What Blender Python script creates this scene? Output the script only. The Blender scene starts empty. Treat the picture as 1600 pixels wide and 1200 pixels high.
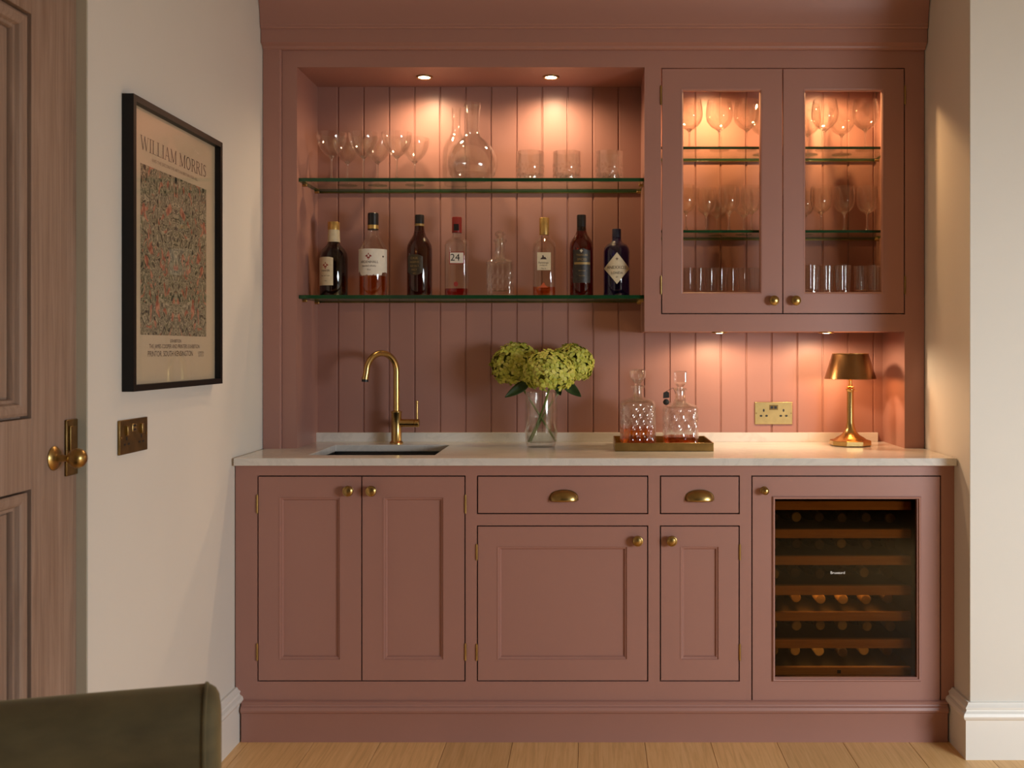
import bpy, bmesh, math, random
from mathutils import Vector, Matrix
random.seed(7)
S = bpy.context.scene
COL = S.collection
PI = math.pi

# ------------------------------------------------------------------ camera, world, light, exposure
F = 1637.0                      # focal length in pixels of the 1600x1200 frame
VX, VY, HC = 925.0, 545.0, 1.272  # principal point and eye height
cam_d = bpy.data.cameras.new('camera'); cam = bpy.data.objects.new('camera', cam_d); COL.objects.link(cam)
cam.location = (0, 0, HC); cam.rotation_euler = (PI/2, 0, 0)
cam_d.sensor_width = 36.0; cam_d.lens = F/1600*36.0
cam_d.shift_x = -(VX-800)/1600; cam_d.shift_y = -(600-VY)/1600
cam_d.clip_start = 0.05
cam_d.dof.use_dof = True; cam_d.dof.focus_distance = 3.6; cam_d.dof.aperture_fstop = 6.3
S.camera = cam

w = bpy.data.worlds.new('evening_world'); S.world = w; w.use_nodes = True
w.node_tree.nodes['Background'].inputs[0].default_value = (0.80, 0.88, 1.0, 1)
w.node_tree.nodes['Background'].inputs[1].default_value = 0.25
S.view_settings.view_transform = 'Standard'; S.view_settings.look = 'None'
S.view_settings.exposure = 0.0; S.view_settings.gamma = 1.0; S.view_settings.use_curve_mapping = False
S.cycles.max_bounces = 12; S.cycles.diffuse_bounces = 5; S.cycles.glossy_bounces = 5
S.cycles.transmission_bounces = 10; S.cycles.transparent_max_bounces = 40
S.cycles.sample_clamp_indirect = 4.0
S.cycles.caustics_reflective = False; S.cycles.caustics_refractive = False

def light(kind, name, loc, energy, color, rot=(0,0,0), parent=None, **kw):
    d = bpy.data.lights.new(name, kind); o = bpy.data.objects.new(name, d); COL.objects.link(o)
    d.energy = energy; d.color = color; o.location = loc; o.rotation_euler = rot
    for k, v in kw.items(): setattr(d, k, v)
    if parent: o.parent = parent
    return o
WINDOW_W = 100.0; WARM = (1.0, 0.68, 0.40); WARMC = (1.0, 0.55, 0.24)
# daylight through the low window in the side wall
wdl = light('AREA', 'window_daylight', (2.66, 0.70, 1.22), WINDOW_W, (0.91, 1.0, 1.06), shape='RECTANGLE', size=1.3, size_y=0.9)
wdl.rotation_euler = Vector((-0.60, 0.80, -1.30)).to_track_quat('-Z', 'Z').to_euler()
E_ALC, E_UND, E_CAB, E_LAMP = 14.0, 6.2, 23.0, 3.0

# ------------------------------------------------------------------ helpers
def X(px, D): return (px-VX)*D/F
def Z(py, D): return HC-(py-VY)*D/F

class MB:
    """collects geometry; build() links it as one mesh object"""
    def __init__(s, T=None): s.v = []; s.f = []; s.m = []; s.T = T; s.mi = 0
    def _add(s, vs, fs):
        n = len(s.v)
        if s.T: vs = [s.T(*p) for p in vs]
        s.v += [tuple(p) for p in vs]; s.f += [tuple(i+n for i in f) for f in fs]; s.m += [s.mi]*len(fs)
    def box(s, x0, x1, y0, y1, z0, z1):
        s._add([(x0,y0,z0),(x1,y0,z0),(x1,y1,z0),(x0,y1,z0),(x0,y0,z1),(x1,y0,z1),(x1,y1,z1),(x0,y1,z1)],
               [(0,3,2,1),(4,5,6,7),(0,1,5,4),(1,2,6,5),(2,3,7,6),(3,0,4,7)]); return s
    def ring(s, x0, x1, z0, z1, prof, close=True):
        """sweep prof [(inset, y)] round the rectangle x0..x1, z0..z1"""
        vs = []; fs = []; n = len(prof)
        for (t, y) in prof: vs += [(x0+t,y,z0+t),(x1-t,y,z0+t),(x1-t,y,z1-t),(x0+t,y,z1-t)]
        for i in range(n if close else n-1):
            a, b = 4*i, 4*((i+1) % n)
            for k in range(4): fs.append((a+k, a+(k+1)%4, b+(k+1)%4, b+k))
        s._add(vs, fs); return s
    def lathe(s, prof, c=(0,0,0), seg=32, axis='z', mod=None, scale=(1,1)):
        vs = []; fs = []; rings = []
        def put(a, b, h):
            if axis == 'z': return (c[0]+a, c[1]+b, c[2]+h)
            if axis == 'y': return (c[0]+a, c[1]+h, c[2]+b)
            return (c[0]+h, c[1]+a, c[2]+b)
        for (r, h) in prof:
            if r < 1e-6: rings.append([len(vs)]); vs.append(put(0,0,h))
            else:
                idx = []
                for k in range(seg):
                    th = 2*PI*k/seg; rr = r*(mod(th, h) if mod else 1)
                    idx.append(len(vs)); vs.append(put(rr*math.cos(th)*scale[0], rr*math.sin(th)*scale[1], h))
                rings.append(idx)
        for a, b in zip(rings, rings[1:]):
            if len(a) == 1 and len(b) == 1: continue
            for k in range(seg):
                k2 = (k+1) % seg
                if len(a) == 1: fs.append((a[0], b[k2], b[k]))
                elif len(b) == 1: fs.append((a[k], a[k2], b[0]))
                else: fs.append((a[k], a[k2], b[k2], b[k]))
        s._add(vs, fs); return s
    def tube(s, path, r, seg=12, cap=True):
        P = [Vector(p) for p in path]; n = len(P); R = r if isinstance(r, (list, tuple)) else [r]*n
        vs = []; fs = []
        t0 = (P[1]-P[0]).normalized(); u = t0.orthogonal().normalized()
        for i in range(n):
            t = (P[min(i+1,n-1)]-P[max(i-1,0)]).normalized()
            u = (u-t*u.dot(t)).normalized(); vv = t.cross(u)
            for k in range(seg):
                a = 2*PI*k/seg; q = P[i]+(u*math.cos(a)+vv*math.sin(a))*R[i]; vs.append(tuple(q))
        for i in range(n-1):
            for k in range(seg): fs.append((i*seg+k, i*seg+(k+1)%seg, (i+1)*seg+(k+1)%seg, (i+1)*seg+k))
        if cap: fs += [tuple(range(seg))[::-1], tuple(range((n-1)*seg, n*seg))]
        s._add(vs, fs); return s
    def prism(s, poly, a0, a1, axis='x'):
        """extrude a polygon; axis x: poly is (y,z); axis y: (x,z); axis z: (x,y)"""
        def put(p, a): return (a,p[0],p[1]) if axis == 'x' else ((p[0],a,p[1]) if axis == 'y' else (p[0],p[1],a))
        n = len(poly)
        vs = [put(p,a0) for p in poly]+[put(p,a1) for p in poly]
        fs = [tuple(range(n))[::-1], tuple(range(n,2*n))]+[(i,(i+1)%n,n+(i+1)%n,n+i) for i in range(n)]
        s._add(vs, fs); return s
    def grid(s, nu, nv, fn):
        vs = [fn(i/nu, j/nv) for i in range(nu+1) for j in range(nv+1)]
        fs = [(i*(nv+1)+j, (i+1)*(nv+1)+j, (i+1)*(nv+1)+j+1, i*(nv+1)+j+1) for i in range(nu) for j in range(nv)]
        s._add(vs, fs); return s
    def build(s, name, mats, parent=None, local=False, bevel=0, smooth=35, solid=0, recalc=True, loc=None, subsurf=0):
        if not isinstance(mats, (list, tuple)): mats = [mats]
        off = Vector((0,0,0))
        if parent is not None and not local: off = wloc(parent)
        if loc is not None: off = Vector(loc) if not local else Vector((0,0,0))
        me = bpy.data.meshes.new(name)
        me.from_pydata([tuple(Vector(p)-off) for p in s.v], [], s.f)
        for m in mats: me.materials.append(m)
        me.polygons.foreach_set('material_index', s.m)
        if recalc:
            bm = bmesh.new(); bm.from_mesh(me); bmesh.ops.recalc_face_normals(bm, faces=bm.faces); bm.to_mesh(me); bm.free()
        if smooth:
            me.polygons.foreach_set('use_smooth', [True]*len(me.polygons)); me.set_sharp_from_angle(angle=math.radians(smooth))
        me.update()
        o = bpy.data.objects.new(name, me); COL.objects.link(o)
        if parent is not None: o.parent = parent
        if loc is not None:
            o.location = Vector(loc)-(wloc(parent) if parent is not None else Vector((0,0,0)))
        if solid:
            md = o.modifiers.new('solid', 'SOLIDIFY'); md.thickness = solid; md.offset = 0
        if bevel:
            md = o.modifiers.new('bevel', 'BEVEL'); md.width = bevel; md.segments = 2; md.limit_method = 'ANGLE'; md.angle_limit = math.radians(40)
            md.harden_normals = False
        if subsurf:
            md = o.modifiers.new('subsurf', 'SUBSURF'); md.levels = subsurf; md.render_levels = subsurf
        return o

def wloc(o):
    p = Vector((0,0,0))
    while o is not None: p = p+o.location; o = o.parent
    return p
def thing(name, label, cat, loc=(0,0,0), group=None):
    o = bpy.data.objects.new(name, None); COL.objects.link(o); o.location = loc; o.empty_display_size = 0.05
    o['label'] = label; o['category'] = cat
    if group: o['group'] = group
    return o
def tag(o, label, cat, group=None, kind=None):
    o['label'] = label; o['category'] = cat
    if group: o['group'] = group
    if kind: o['kind'] = kind
    return o
def structure(o): o['kind'] = 'structure'; return o
KIDS = {}
def copy_tree(o, parent=None):
    c = o.copy(); COL.objects.link(c); c.parent = parent
    for ch in [q for q in COL.objects if q.parent == o]: copy_tree(ch, c)
    return c
def place(proto, loc, label, group=None, first=None, rz=0):
    """the first call uses the prototype itself, later calls copy it with its parts"""
    if not proto.get('_used'): proto['_used'] = 1; o = proto
    else: o = copy_tree(proto)
    o.location = loc; o.rotation_euler = (0,0,rz); o['label'] = label
    if group: o['group'] = group
    return o

# ------------------------------------------------------------------ materials
def mat(name):
    m = bpy.data.materials.new(name); m.use_nodes = True; nt = m.node_tree
    return m, nt, nt.nodes['Principled BSDF'], nt.nodes['Material Output']
def N(nt, t, **kw):
    n = nt.nodes.new(t)
    for k, v in kw.items():
        if k in n.inputs.keys(): n.inputs[k].default_value = v
        else: setattr(n, k, v)
    return n
def L(nt, a, b): nt.links.new(a, b)
def ramp(nt, fac, stops, interp='LINEAR'):
    r = nt.nodes.new('ShaderNodeValToRGB'); r.color_ramp.interpolation = interp
    e = r.color_ramp.elements
    while len(e) < len(stops): e.new(0.5)
    for q, (p, c) in zip(e, stops): q.position = p; q.color = (*c, 1)
    L(nt, fac, r.inputs[0]); return r.outputs[0]
def coords(nt, scale=(1,1,1), kind='Object'):
    tc = nt.nodes.new('ShaderNodeTexCoord'); mp = nt.nodes.new('ShaderNodeMapping'); mp.inputs['Scale'].default_value = scale
    L(nt, tc.outputs[kind], mp.inputs[0]); return mp.outputs[0]
def bump(nt, bsdf, h, strength=0.1, dist=0.002):
    b = N(nt, 'ShaderNodeBump'); b.inputs['Strength'].default_value = strength; b.inputs['Distance'].default_value = dist
    L(nt, h, b.inputs['Height']); L(nt, b.outputs[0], bsdf.inputs['Normal'])
def plain(name, col, rough=0.5, metal=0.0, var=0.06, nscale=8, bstr=0.0, bscale=60, spec=0.5, coat=0):
    m, nt, b, out = mat(name)
    n = N(nt, 'ShaderNodeTexNoise', Scale=nscale, Detail=3.0); L(nt, coords(nt), n.inputs['Vector'])
    lo = tuple(c*(1-var) for c in col); hi = tuple(min(1, c*(1+var)) for c in col)
    L(nt, ramp(nt, n.outputs[0], [(0.3, lo), (0.7, hi)]), b.inputs['Base Color'])
    b.inputs['Roughness'].default_value = rough; b.inputs['Metallic'].default_value = metal
    b.inputs['Specular IOR Level'].default_value = spec; b.inputs['Coat Weight'].default_value = coat
    if bstr:
        n2 = N(nt, 'ShaderNodeTexNoise', Scale=bscale, Detail=2.0); L(nt, coords(nt), n2.inputs['Vector']); bump(nt, b, n2.outputs[0], bstr)
    return m
PINK = plain('dusty_pink_paint', (0.36, 0.18, 0.146), 0.42, var=0.025, nscale=3, bstr=0.04, bscale=120)
WALLP = plain('warm_white_wall_paint', (0.68, 0.65, 0.60), 0.85, var=0.02, nscale=2, bstr=0.05, bscale=150)
TRIMP = plain('white_satin_trim_paint', (0.77, 0.75, 0.71), 0.4, var=0.015, nscale=3)
JAMBP = plain('sage_grey_jamb_paint', (0.50, 0.46, 0.36), 0.5, var=0.02)
REARP = plain('darkened_rear_wall', (0.045, 0.042, 0.032), 0.8)  # unseen wall, coloured dark to stand for an unlit room in pane reflections
CEILP = plain('ceiling_paint', (0.50, 0.44, 0.37), 0.9, var=0.02)
DARK = plain('dark_interior', (0.012, 0.008, 0.006), 0.6)
BLACKF = plain('black_frame_lacquer', (0.005, 0.004, 0.004), 0.45, spec=0.3)
BLACKP = plain('black_plastic', (0.01, 0.01, 0.01), 0.4)
BRASS = plain('aged_brass', (0.40, 0.265, 0.095), 0.30, metal=1, var=0.15, nscale=25)
BRASSD = plain('dark_aged_brass', (0.22, 0.14, 0.05), 0.38, metal=1, var=0.25, nscale=30)
BRASSB = plain('satin_brass', (0.58, 0.395, 0.15), 0.26, metal=1, var=0.08, nscale=20)
SOCKB = plain('brushed_brass_plate', (0.50, 0.365, 0.15), 0.38, metal=1, var=0.06, nscale=40)
BRONZE = plain('bronze_shade', (0.30, 0.16, 0.065), 0.27, metal=1, var=0.12, nscale=12)
STEEL = plain('dark_steel', (0.03, 0.028, 0.026), 0.35, metal=0.3)
SINKM = plain('black_granite_sink', (0.012, 0.011, 0.011), 0.3)
GOLDCAP = plain('gold_foil', (0.62, 0.40, 0.13), 0.35, metal=0.8, var=0.15, nscale=50)
CREAM = plain('cream_paper', (0.66, 0.56, 0.38), 0.7, var=0.08, nscale=60)
CREAMN = plain('cream_neck_foil', (0.62, 0.52, 0.34), 0.45, var=0.08, nscale=60)
WHITEP = plain('white_label_paper', (0.74, 0.69, 0.60), 0.7, var=0.05, nscale=60)
INK = plain('dark_brown_ink', (0.055, 0.03, 0.022), 0.8)
INKG = plain('grey_brown_ink', (0.19, 0.13, 0.09), 0.8)
INKR = plain('red_ink', (0.30, 0.025, 0.02), 0.6)
INKGOLD = plain('gold_print', (0.34, 0.22, 0.07), 0.45, metal=0.3)
REDCAP = plain('red_cap', (0.22, 0.018, 0.014), 0.35)
BLACKCAP = plain('black_cap', (0.012, 0.010, 0.010), 0.35)
NAVYCAP = plain('navy_cap', (0.012, 0.014, 0.035), 0.4)
MATB = plain('print_paper', (0.56, 0.46, 0.33), 0.85, var=0.02)
LEAFM = plain('hydrangea_leaf', (0.028, 0.055, 0.014), 0.5, var=0.35, nscale=40, bstr=0.3, bscale=90)
STEMM = plain('green_stem', (0.16, 0.22, 0.05), 0.5, var=0.25, nscale=30)
WHITEINK = plain('white_lettering', (0.85, 0.83, 0.80), 0.5)

def emis(name, col, s):
    m, nt, b, out = mat(name); b.inputs['Base Color'].default_value = (*col, 1)
    b.inputs['Emission Color'].default_value = (*col, 1); b.inputs['Emission Strength'].default_value = s
    n = N(nt, 'ShaderNodeTexNoise', Scale=30.0)      # frosted lens
    L(nt, coords(nt), n.inputs['Vector']); bump(nt, b, n.outputs[0], 0.1); return m
LENS = emis('lit_lens', (1.0, 0.80, 0.55), 40.0)
BULB = emis('lit_bulb', (1.0, 0.62, 0.30), 6.0)

def thin_glass(name, tint=(0.97,0.975,0.965), gl=0.0, spec=0.75, base=0.04, power=3.0, rough=0.02, bmp=None, ior=1.45, wave=None):
    """clear glass wall: straight-through transmission + facing reflection + a share gl of true refraction"""
    m, nt, b, out = mat(name); nt.nodes.remove(b)
    tr = N(nt, 'ShaderNodeBsdfTransparent', Color=(*tint, 1)); gs = N(nt, 'ShaderNodeBsdfGlossy', Color=(1,1,1,1), Roughness=rough)
    lw = N(nt, 'ShaderNodeLayerWeight', Blend=0.5)
    pw = N(nt, 'ShaderNodeMath', operation='POWER'); pw.inputs[1].default_value = power; L(nt, lw.outputs['Facing'], pw.inputs[0])
    ma = N(nt, 'ShaderNodeMath', operation='MULTIPLY_ADD'); ma.inputs[1].default_value = spec; ma.inputs[2].default_value = base; L(nt, pw.outputs[0], ma.inputs[0])
    body = tr.outputs[0]
    g = None
    if gl:
        g = N(nt, 'ShaderNodeBsdfGlass', Color=(*tint, 1), Roughness=0.0, IOR=ior)
        mg = N(nt, 'ShaderNodeMixShader'); mg.inputs[0].default_value = gl
        L(nt, tr.outputs[0], mg.inputs[1]); L(nt, g.outputs[0], mg.inputs[2]); body = mg.outputs[0]
    mx = N(nt, 'ShaderNodeMixShader'); L(nt, ma.outputs[0], mx.inputs[0]); L(nt, body, mx.inputs[1]); L(nt, gs.outputs[0], mx.inputs[2])
    L(nt, mx.outputs[0], out.inputs[0])
    if bmp:
        v = N(nt, 'ShaderNodeTexVoronoi', Scale=bmp); L(nt, coords(nt), v.inputs['Vector'])
        bp = N(nt, 'ShaderNodeBump'); bp.inputs['Strength'].default_value = 0.6; bp.inputs['Distance'].default_value = 0.003
        L(nt, v.outputs['Distance'], bp.inputs['Height']); L(nt, bp.outputs[0], gs.inputs['Normal'])
        if g: L(nt, bp.outputs[0], g.inputs['Normal'])
    return m
PANE = thin_glass('pane_glass', (0.97,0.97,0.955), 0, 0.5, 0.02, 4)
SHELFG = thin_glass('shelf_glass', (0.935,0.955,0.92), 0, 0.45, 0.03, 4)
SHELFE = plain('green_glass_edge', (0.010, 0.055, 0.020), 0.15, var=0.3, nscale=6)
GLASSW = thin_glass('clear_glassware', (0.98,0.98,0.97), 0.10, 0.8, 0.03, 3.4, rough=0.04)
GLASSS = thin_glass('solid_glass_stem', (0.98,0.98,0.97), 0.65, 0.8, 0.07, 2.4, rough=0.06)
CUTG = thin_glass('cut_crystal', (0.99,0.985,0.97), 0.34, 0.6, 0.08, 2.4, rough=0.06)
VASEG = thin_glass('vase_glass', (0.97,0.97,0.955), 0.12, 0.8, 0.05, 2.6)
BOTC = thin_glass('clear_bottle_glass', (0.95,0.95,0.93), 0.1, 0.8, 0.05, 2.6)
AMBERG = thin_glass('dark_amber_glass', (0.30,0.11,0.05), 0, 0.7, 0.05, 3)
BROWNG = thin_glass('dark_brown_glass', (0.20,0.085,0.05), 0, 0.7, 0.05, 3)
REDBG = thin_glass('red_brown_glass', (0.40,0.11,0.055), 0, 0.7, 0.05, 3)
BLUEG = thin_glass('deep_blue_glass', (0.14,0.11,0.50), 0, 0.7, 0.05, 3)
WHISKY = thin_glass('amber_spirit', (0.97,0.55,0.10), 0, 0.5, 0.03, 4)
WHISKYD = thin_glass('dark_amber_spirit', (0.90,0.46,0.12), 0, 0.5, 0.03, 4)
REDLIQ = thin_glass('red_glass_base', (0.75,0.10,0.07), 0, 0.5, 0.03, 4)
ORLIQ = thin_glass('orange_spirit', (0.95,0.48,0.15), 0, 0.5, 0.03, 4)
WATER = thin_glass('water', (0.95,0.96,0.93), 0, 0.4, 0.03, 4)
TINT = thin_glass('smoked_cooler_glass', (0.60,0.48,0.32), 0, 0.3, 0.014, 4)
WINEG = plain('dark_wine_bottle_glass', (0.02, 0.014, 0.008), 0.15, var=0.3)
CAPS = plain('wine_capsule', (0.34, 0.26, 0.13), 0.4, var=0.3, nscale=20)

def marble():
    m, nt, b, out = mat('white_quartz')
    c = coords(nt, (1.0, 1.6, 1.6))
    n = N(nt, 'ShaderNodeTexNoise', Scale=3.2, Detail=7.0, Roughness=0.62, Distortion=1.4); L(nt, c, n.inputs['Vector'])
    base = ramp(nt, n.outputs[0], [(0.36, (0.63,0.60,0.56)), (0.50, (0.68,0.65,0.61)), (0.53, (0.62,0.595,0.56)), (0.58, (0.69,0.66,0.62))])
    L(nt, base, b.inputs['Base Color']); b.inputs['Roughness'].default_value = 0.16; return m
QUARTZ = marble()
def wood(name, cols, gscale=(30, 1.2, 30), rough=0.45, rnd=0.12, kind='Object', noise=3.0):
    m, nt, b, out = mat(name)
    c = coords(nt, gscale, kind); oi = N(nt, 'ShaderNodeObjectInfo')
    ad = N(nt, 'ShaderNodeVectorMath', operation='ADD'); sc = N(nt, 'ShaderNodeVectorMath', operation='SCALE'); sc.inputs['Scale'].default_value = 37.0
    cx = N(nt, 'ShaderNodeCombineXYZ'); L(nt, oi.outputs['Random'], cx.inputs[0]); L(nt, oi.outputs['Random'], cx.inputs[1])
    L(nt, cx.outputs[0], sc.inputs[0]); L(nt, c, ad.inputs[0]); L(nt, sc.outputs[0], ad.inputs[1])
    n = N(nt, 'ShaderNodeTexNoise', Scale=noise, Detail=6.0, Roughness=0.65, Distortion=0.6); L(nt, ad.outputs[0], n.inputs['Vector'])
    col = ramp(nt, n.outputs[0], [(0.3, cols[0]), (0.5, cols[1]), (0.72, cols[2])])
    hs = N(nt, 'ShaderNodeHueSaturation'); L(nt, col, hs.inputs['Color'])
    mr = N(nt, 'ShaderNodeMapRange'); mr.inputs[3].default_value = 1-rnd; mr.inputs[4].default_value = 1+rnd
    L(nt, oi.outputs['Random'], mr.inputs[0]); L(nt, mr.outputs[0], hs.inputs['Value'])
    L(nt, hs.outputs[0], b.inputs['Base Color']); b.inputs['Roughness'].default_value = rough; bump(nt, b, n.outputs[0], 0.12, 0.001); return m
OAK = wood('oak_plank', [(0.66,0.385,0.150), (0.80,0.485,0.200), (0.88,0.57,0.270)])
DOORW = wood('limed_oak_door', [(0.215,0.135,0.095), (0.285,0.188,0.138), (0.36,0.25,0.19)], (25, 25, 1.0), 0.55, 0.0)
RACKW = wood('rack_beech', [(0.46,0.26,0.11), (0.58,0.34,0.15), (0.66,0.42,0.20)], (2, 30, 30), 0.5, 0.05)
def velvet():
    m, nt, b, out = mat('olive_velvet')
    n = N(nt, 'ShaderNodeTexNoise', Scale=9.0, Detail=4.0); L(nt, coords(nt, (1,1,2.2)), n.inputs['Vector'])
    L(nt, ramp(nt, n.outputs[0], [(0.3, (0.058,0.043,0.015)), (0.7, (0.105,0.080,0.032))]), b.inputs['Base Color'])
    b.inputs['Roughness'].default_value = 0.8; b.inputs['Sheen Weight'].default_value = 0.35; b.inputs['Sheen Roughness'].default_value = 0.35
    b.inputs['Sheen Tint'].default_value = (0.55,0.48,0.28,1)
    n2 = N(nt, 'ShaderNodeTexNoise', Scale=400.0); L(nt, coords(nt), n2.inputs['Vector']); bump(nt, b, n2.outputs[0], 0.25, 0.001); return m
VELVET = velvet()
def petal():
    m, nt, b, out = mat('lime_petal')
    n = N(nt, 'ShaderNodeTexNoise', Scale=45.0, Detail=2.0); L(nt, coords(nt), n.inputs['Vector'])
    L(nt, ramp(nt, n.outputs[0], [(0.3, (0.34,0.38,0.035)), (0.5, (0.50,0.52,0.075)), (0.7, (0.64,0.62,0.16))]), b.inputs['Base Color'])
    b.inputs['Roughness'].default_value = 0.6; b.inputs['Subsurface Weight'].default_value = 0.0; return m
PETAL = petal()
PETALD = plain('shaded_petal_core', (0.20, 0.24, 0.03), 0.7, var=0.3, nscale=60)  # darker petal copy for the solid core; shade between florets put into colour
def artprint():
    """dense mirrored leaf-and-flower print"""
    m, nt, b, out = mat('floral_print')
    tc = nt.nodes.new('ShaderNodeTexCoord'); sp = N(nt, 'ShaderNodeSeparateXYZ'); L(nt, tc.outputs['Object'], sp.inputs[0])
    ab = N(nt, 'ShaderNodeMath', operation='ABSOLUTE'); L(nt, sp.outputs[1], ab.inputs[0])
    cb = N(nt, 'ShaderNodeCombineXYZ'); L(nt, ab.outputs[0], cb.inputs[0]); L(nt, sp.outputs[2], cb.inputs[1])
    mp = N(nt, 'ShaderNodeMapping'); mp.inputs['Scale'].default_value = (1.5, 1.15, 1); L(nt, cb.outputs[0], mp.inputs[0])
    n = N(nt, 'ShaderNodeTexNoise', Scale=23.0, Detail=1.0, Distortion=2.4); L(nt, mp.outputs[0], n.inputs['Vector'])
    leaf = ramp(nt, n.outputs[0], [(0.32, (0.02,0.018,0.014)), (0.40, (0.16,0.15,0.08)), (0.48, (0.50,0.42,0.29)), (0.53, (0.045,0.04,0.028)), (0.60, (0.34,0.30,0.19)), (0.68, (0.05,0.045,0.03))])
    n2 = N(nt, 'ShaderNodeTexNoise', Scale=22.0, Detail=1.0, Distortion=1.0); L(nt, mp.outputs[0], n2.inputs['Vector'])
    fm = ramp(nt, n2.outputs[0], [(0.61, (0,0,0)), (0.635, (1,1,1))])
    mx = N(nt, 'ShaderNodeMix', data_type='RGBA'); L(nt, fm, mx.inputs[0]); L(nt, leaf, mx.inputs[6])
    n3 = N(nt, 'ShaderNodeTexNoise', Scale=40.0, Detail=1.0); L(nt, mp.outputs[0], n3.inputs['Vector'])
    L(nt, ramp(nt, n3.outputs[0], [(0.4, (0.30,0.09,0.05)), (0.6, (0.52,0.24,0.15))]), mx.inputs[7])
    L(nt, mx.outputs[2], b.inputs['Base Color']); b.inputs['Roughness'].default_value = 0.85; return m
ART = artprint()

# ------------------------------------------------------------------ key planes (metres from the camera)
DB, DU, DL, DC, DR = 3.98, 3.70, 3.40, 3.365, 3.26
WL, WR = -1.160, 1.176           # faces of the left wall and of the right-hand wall return
ZC = Z(716, DC)                  # worktop surface
ZCB = Z(728, DC)
CEIL = 2.60
R0 = -1.6                        # rear of the room
SIDE = 2.75
DOOR0, DOOR1, DOORH = 1.50, 2.41, 2.12

# ------------------------------------------------------------------ room shell
fl = structure(MB().box(WL-0.3, SIDE+0.1, R0-0.1, 4.1, -0.08, -0.016).build('floor', OAK))
x = -0.0435-0.2135*6; px0 = WL-0.02
pl_mesh = None
while x < SIDE:
    a, b_ = max(x, px0), min(x+0.2135, SIDE)
    if b_-a > 0.02:
        o = MB().box(a+0.0006, b_-0.0006, R0, 3.43, -0.016, 0.0).build('plank', OAK, fl, loc=((a+b_)/2, 0.9, 0), bevel=0.0008)
    x += 0.2135
structure(MB().box(WL-0.1, SIDE+0.1, R0-0.1, 4.2, CEIL, CEIL+0.08).build('ceiling', CEILP))
m = MB(); m.box(WL-0.12, WL, DOOR1, 4.2, 0, CEIL); m.box(WL-0.12, WL, R0, DOOR0, 0, CEIL); m.box(WL-0.12, WL, DOOR0, DOOR1, DOORH, CEIL)
structure(m.build('wall_left', WALLP))
structure(MB().box(WR, SIDE, DR, 4.2, 0, CEIL).build('wall_right', WALLP, bevel=0.002))
structure(MB().box(WL-0.12, SIDE+0.1, R0-0.1, R0, 0, CEIL).build('wall_rear', REARP))
wb = structure(MB().box(WL, WR, DB+0.012, 4.2, 0, CEIL).build('wall_back', PINK))
m = MB()
for (y0, y1, z0, z1) in [(R0, 0.0, 0, CEIL), (1.4, DR, 0, CEIL), (0.0, 1.4, 0, 0.60), (0.0, 1.4, 1.70, CEIL)]: m.box(SIDE, SIDE+0.1, y0, y1, z0, z1)
structure(m.build('wall_side', WALLP))
wf = structure(MB(lambda u, d, z: (SIDE-d, u, z)).ring(0.0, 1.4, 0.60, 1.70, [(0,-0.06),(0,0.0),(0.05,0.0),(0.05,-0.06)]).build('window_1', TRIMP))
MB().box(SIDE+0.03, SIDE+0.036, 0.05, 1.35, 0.65, 1.65).build('pane', PANE, wf)
MB().box(SIDE-0.0, SIDE+0.03, 0.68, 0.72, 0.65, 1.65).build('glazing_bar', TRIMP, wf)

# tongue-and-groove boards on the back wall, each a piece of its own
bx0, pitch = X(527.5, DB), 0.0969
BH0, BH1 = ZC, Z(136, DB)+0.05
k = -3; bw = pitch
bm_ = MB()
hw = bw/2-0.0003
prof = [(-hw, 0.012), (-hw, 0.0040), (-hw+0.0030, 0.0035), (-hw+0.0055, 0.0), (hw-0.0022, 0.0), (hw, 0.0028), (hw, 0.012)]
bm_.prism(prof, 0, BH1-BH0, 'z')
board0 = None
while bx0+k*pitch < WR-0.03:
    cx = bx0+(k+0.5)*pitch
    if cx-bw/2 > WL-0.02:
        if board0 is None:
            board0 = bm_.build('board', PINK, wb, local=True, smooth=20); o = board0
        else:
            o = board0.copy(); COL.objects.link(o)
        o.parent = wb; o.location = (cx, DB, BH0)
    k += 1

# ---- skirting boards
SKH = 0.174
def skirt_prof(h, t):   # (out, z)
    return [(0,0),(t,0),(t,h*0.70),(t+0.003,h*0.715),(t+0.007,h*0.74),(t+0.009,h*0.78),(t+0.006,h*0.83),(t-0.002,h*0.86),(t-0.003,h*0.89),(t-0.001,h*0.905),(t-0.001,h*0.93),(t-0.008,h*0.96),(t-0.012,h),(0,h)]
bl = MB(lambda u, o, z: (WL+o, u, z)).prism([(p[0], p[1]) for p in skirt_prof(SKH, 0.020)], DOOR1+0.002, DL+0.004, 'x')
structure(bl.build('baseboard_left', TRIMP, smooth=30))
m = MB(); pr = skirt_prof(SKH, 0.020); vs = []; fs = []; n = len(pr)
for (o_, z) in pr: vs += [(WR-o_, DL+0.004, z), (WR-o_, DR-o_, z), (SIDE, DR-o_, z)]
for i in range(n-1):
    for q in range(2): fs.append((3*i+q, 3*i+q+1, 3*i+q+4, 3*i+q+3))
fs.append(tuple(3*i for i in range(n)))
m._add(vs, fs); structure(m.build('baseboard_right', TRIMP, smooth=30))

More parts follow.
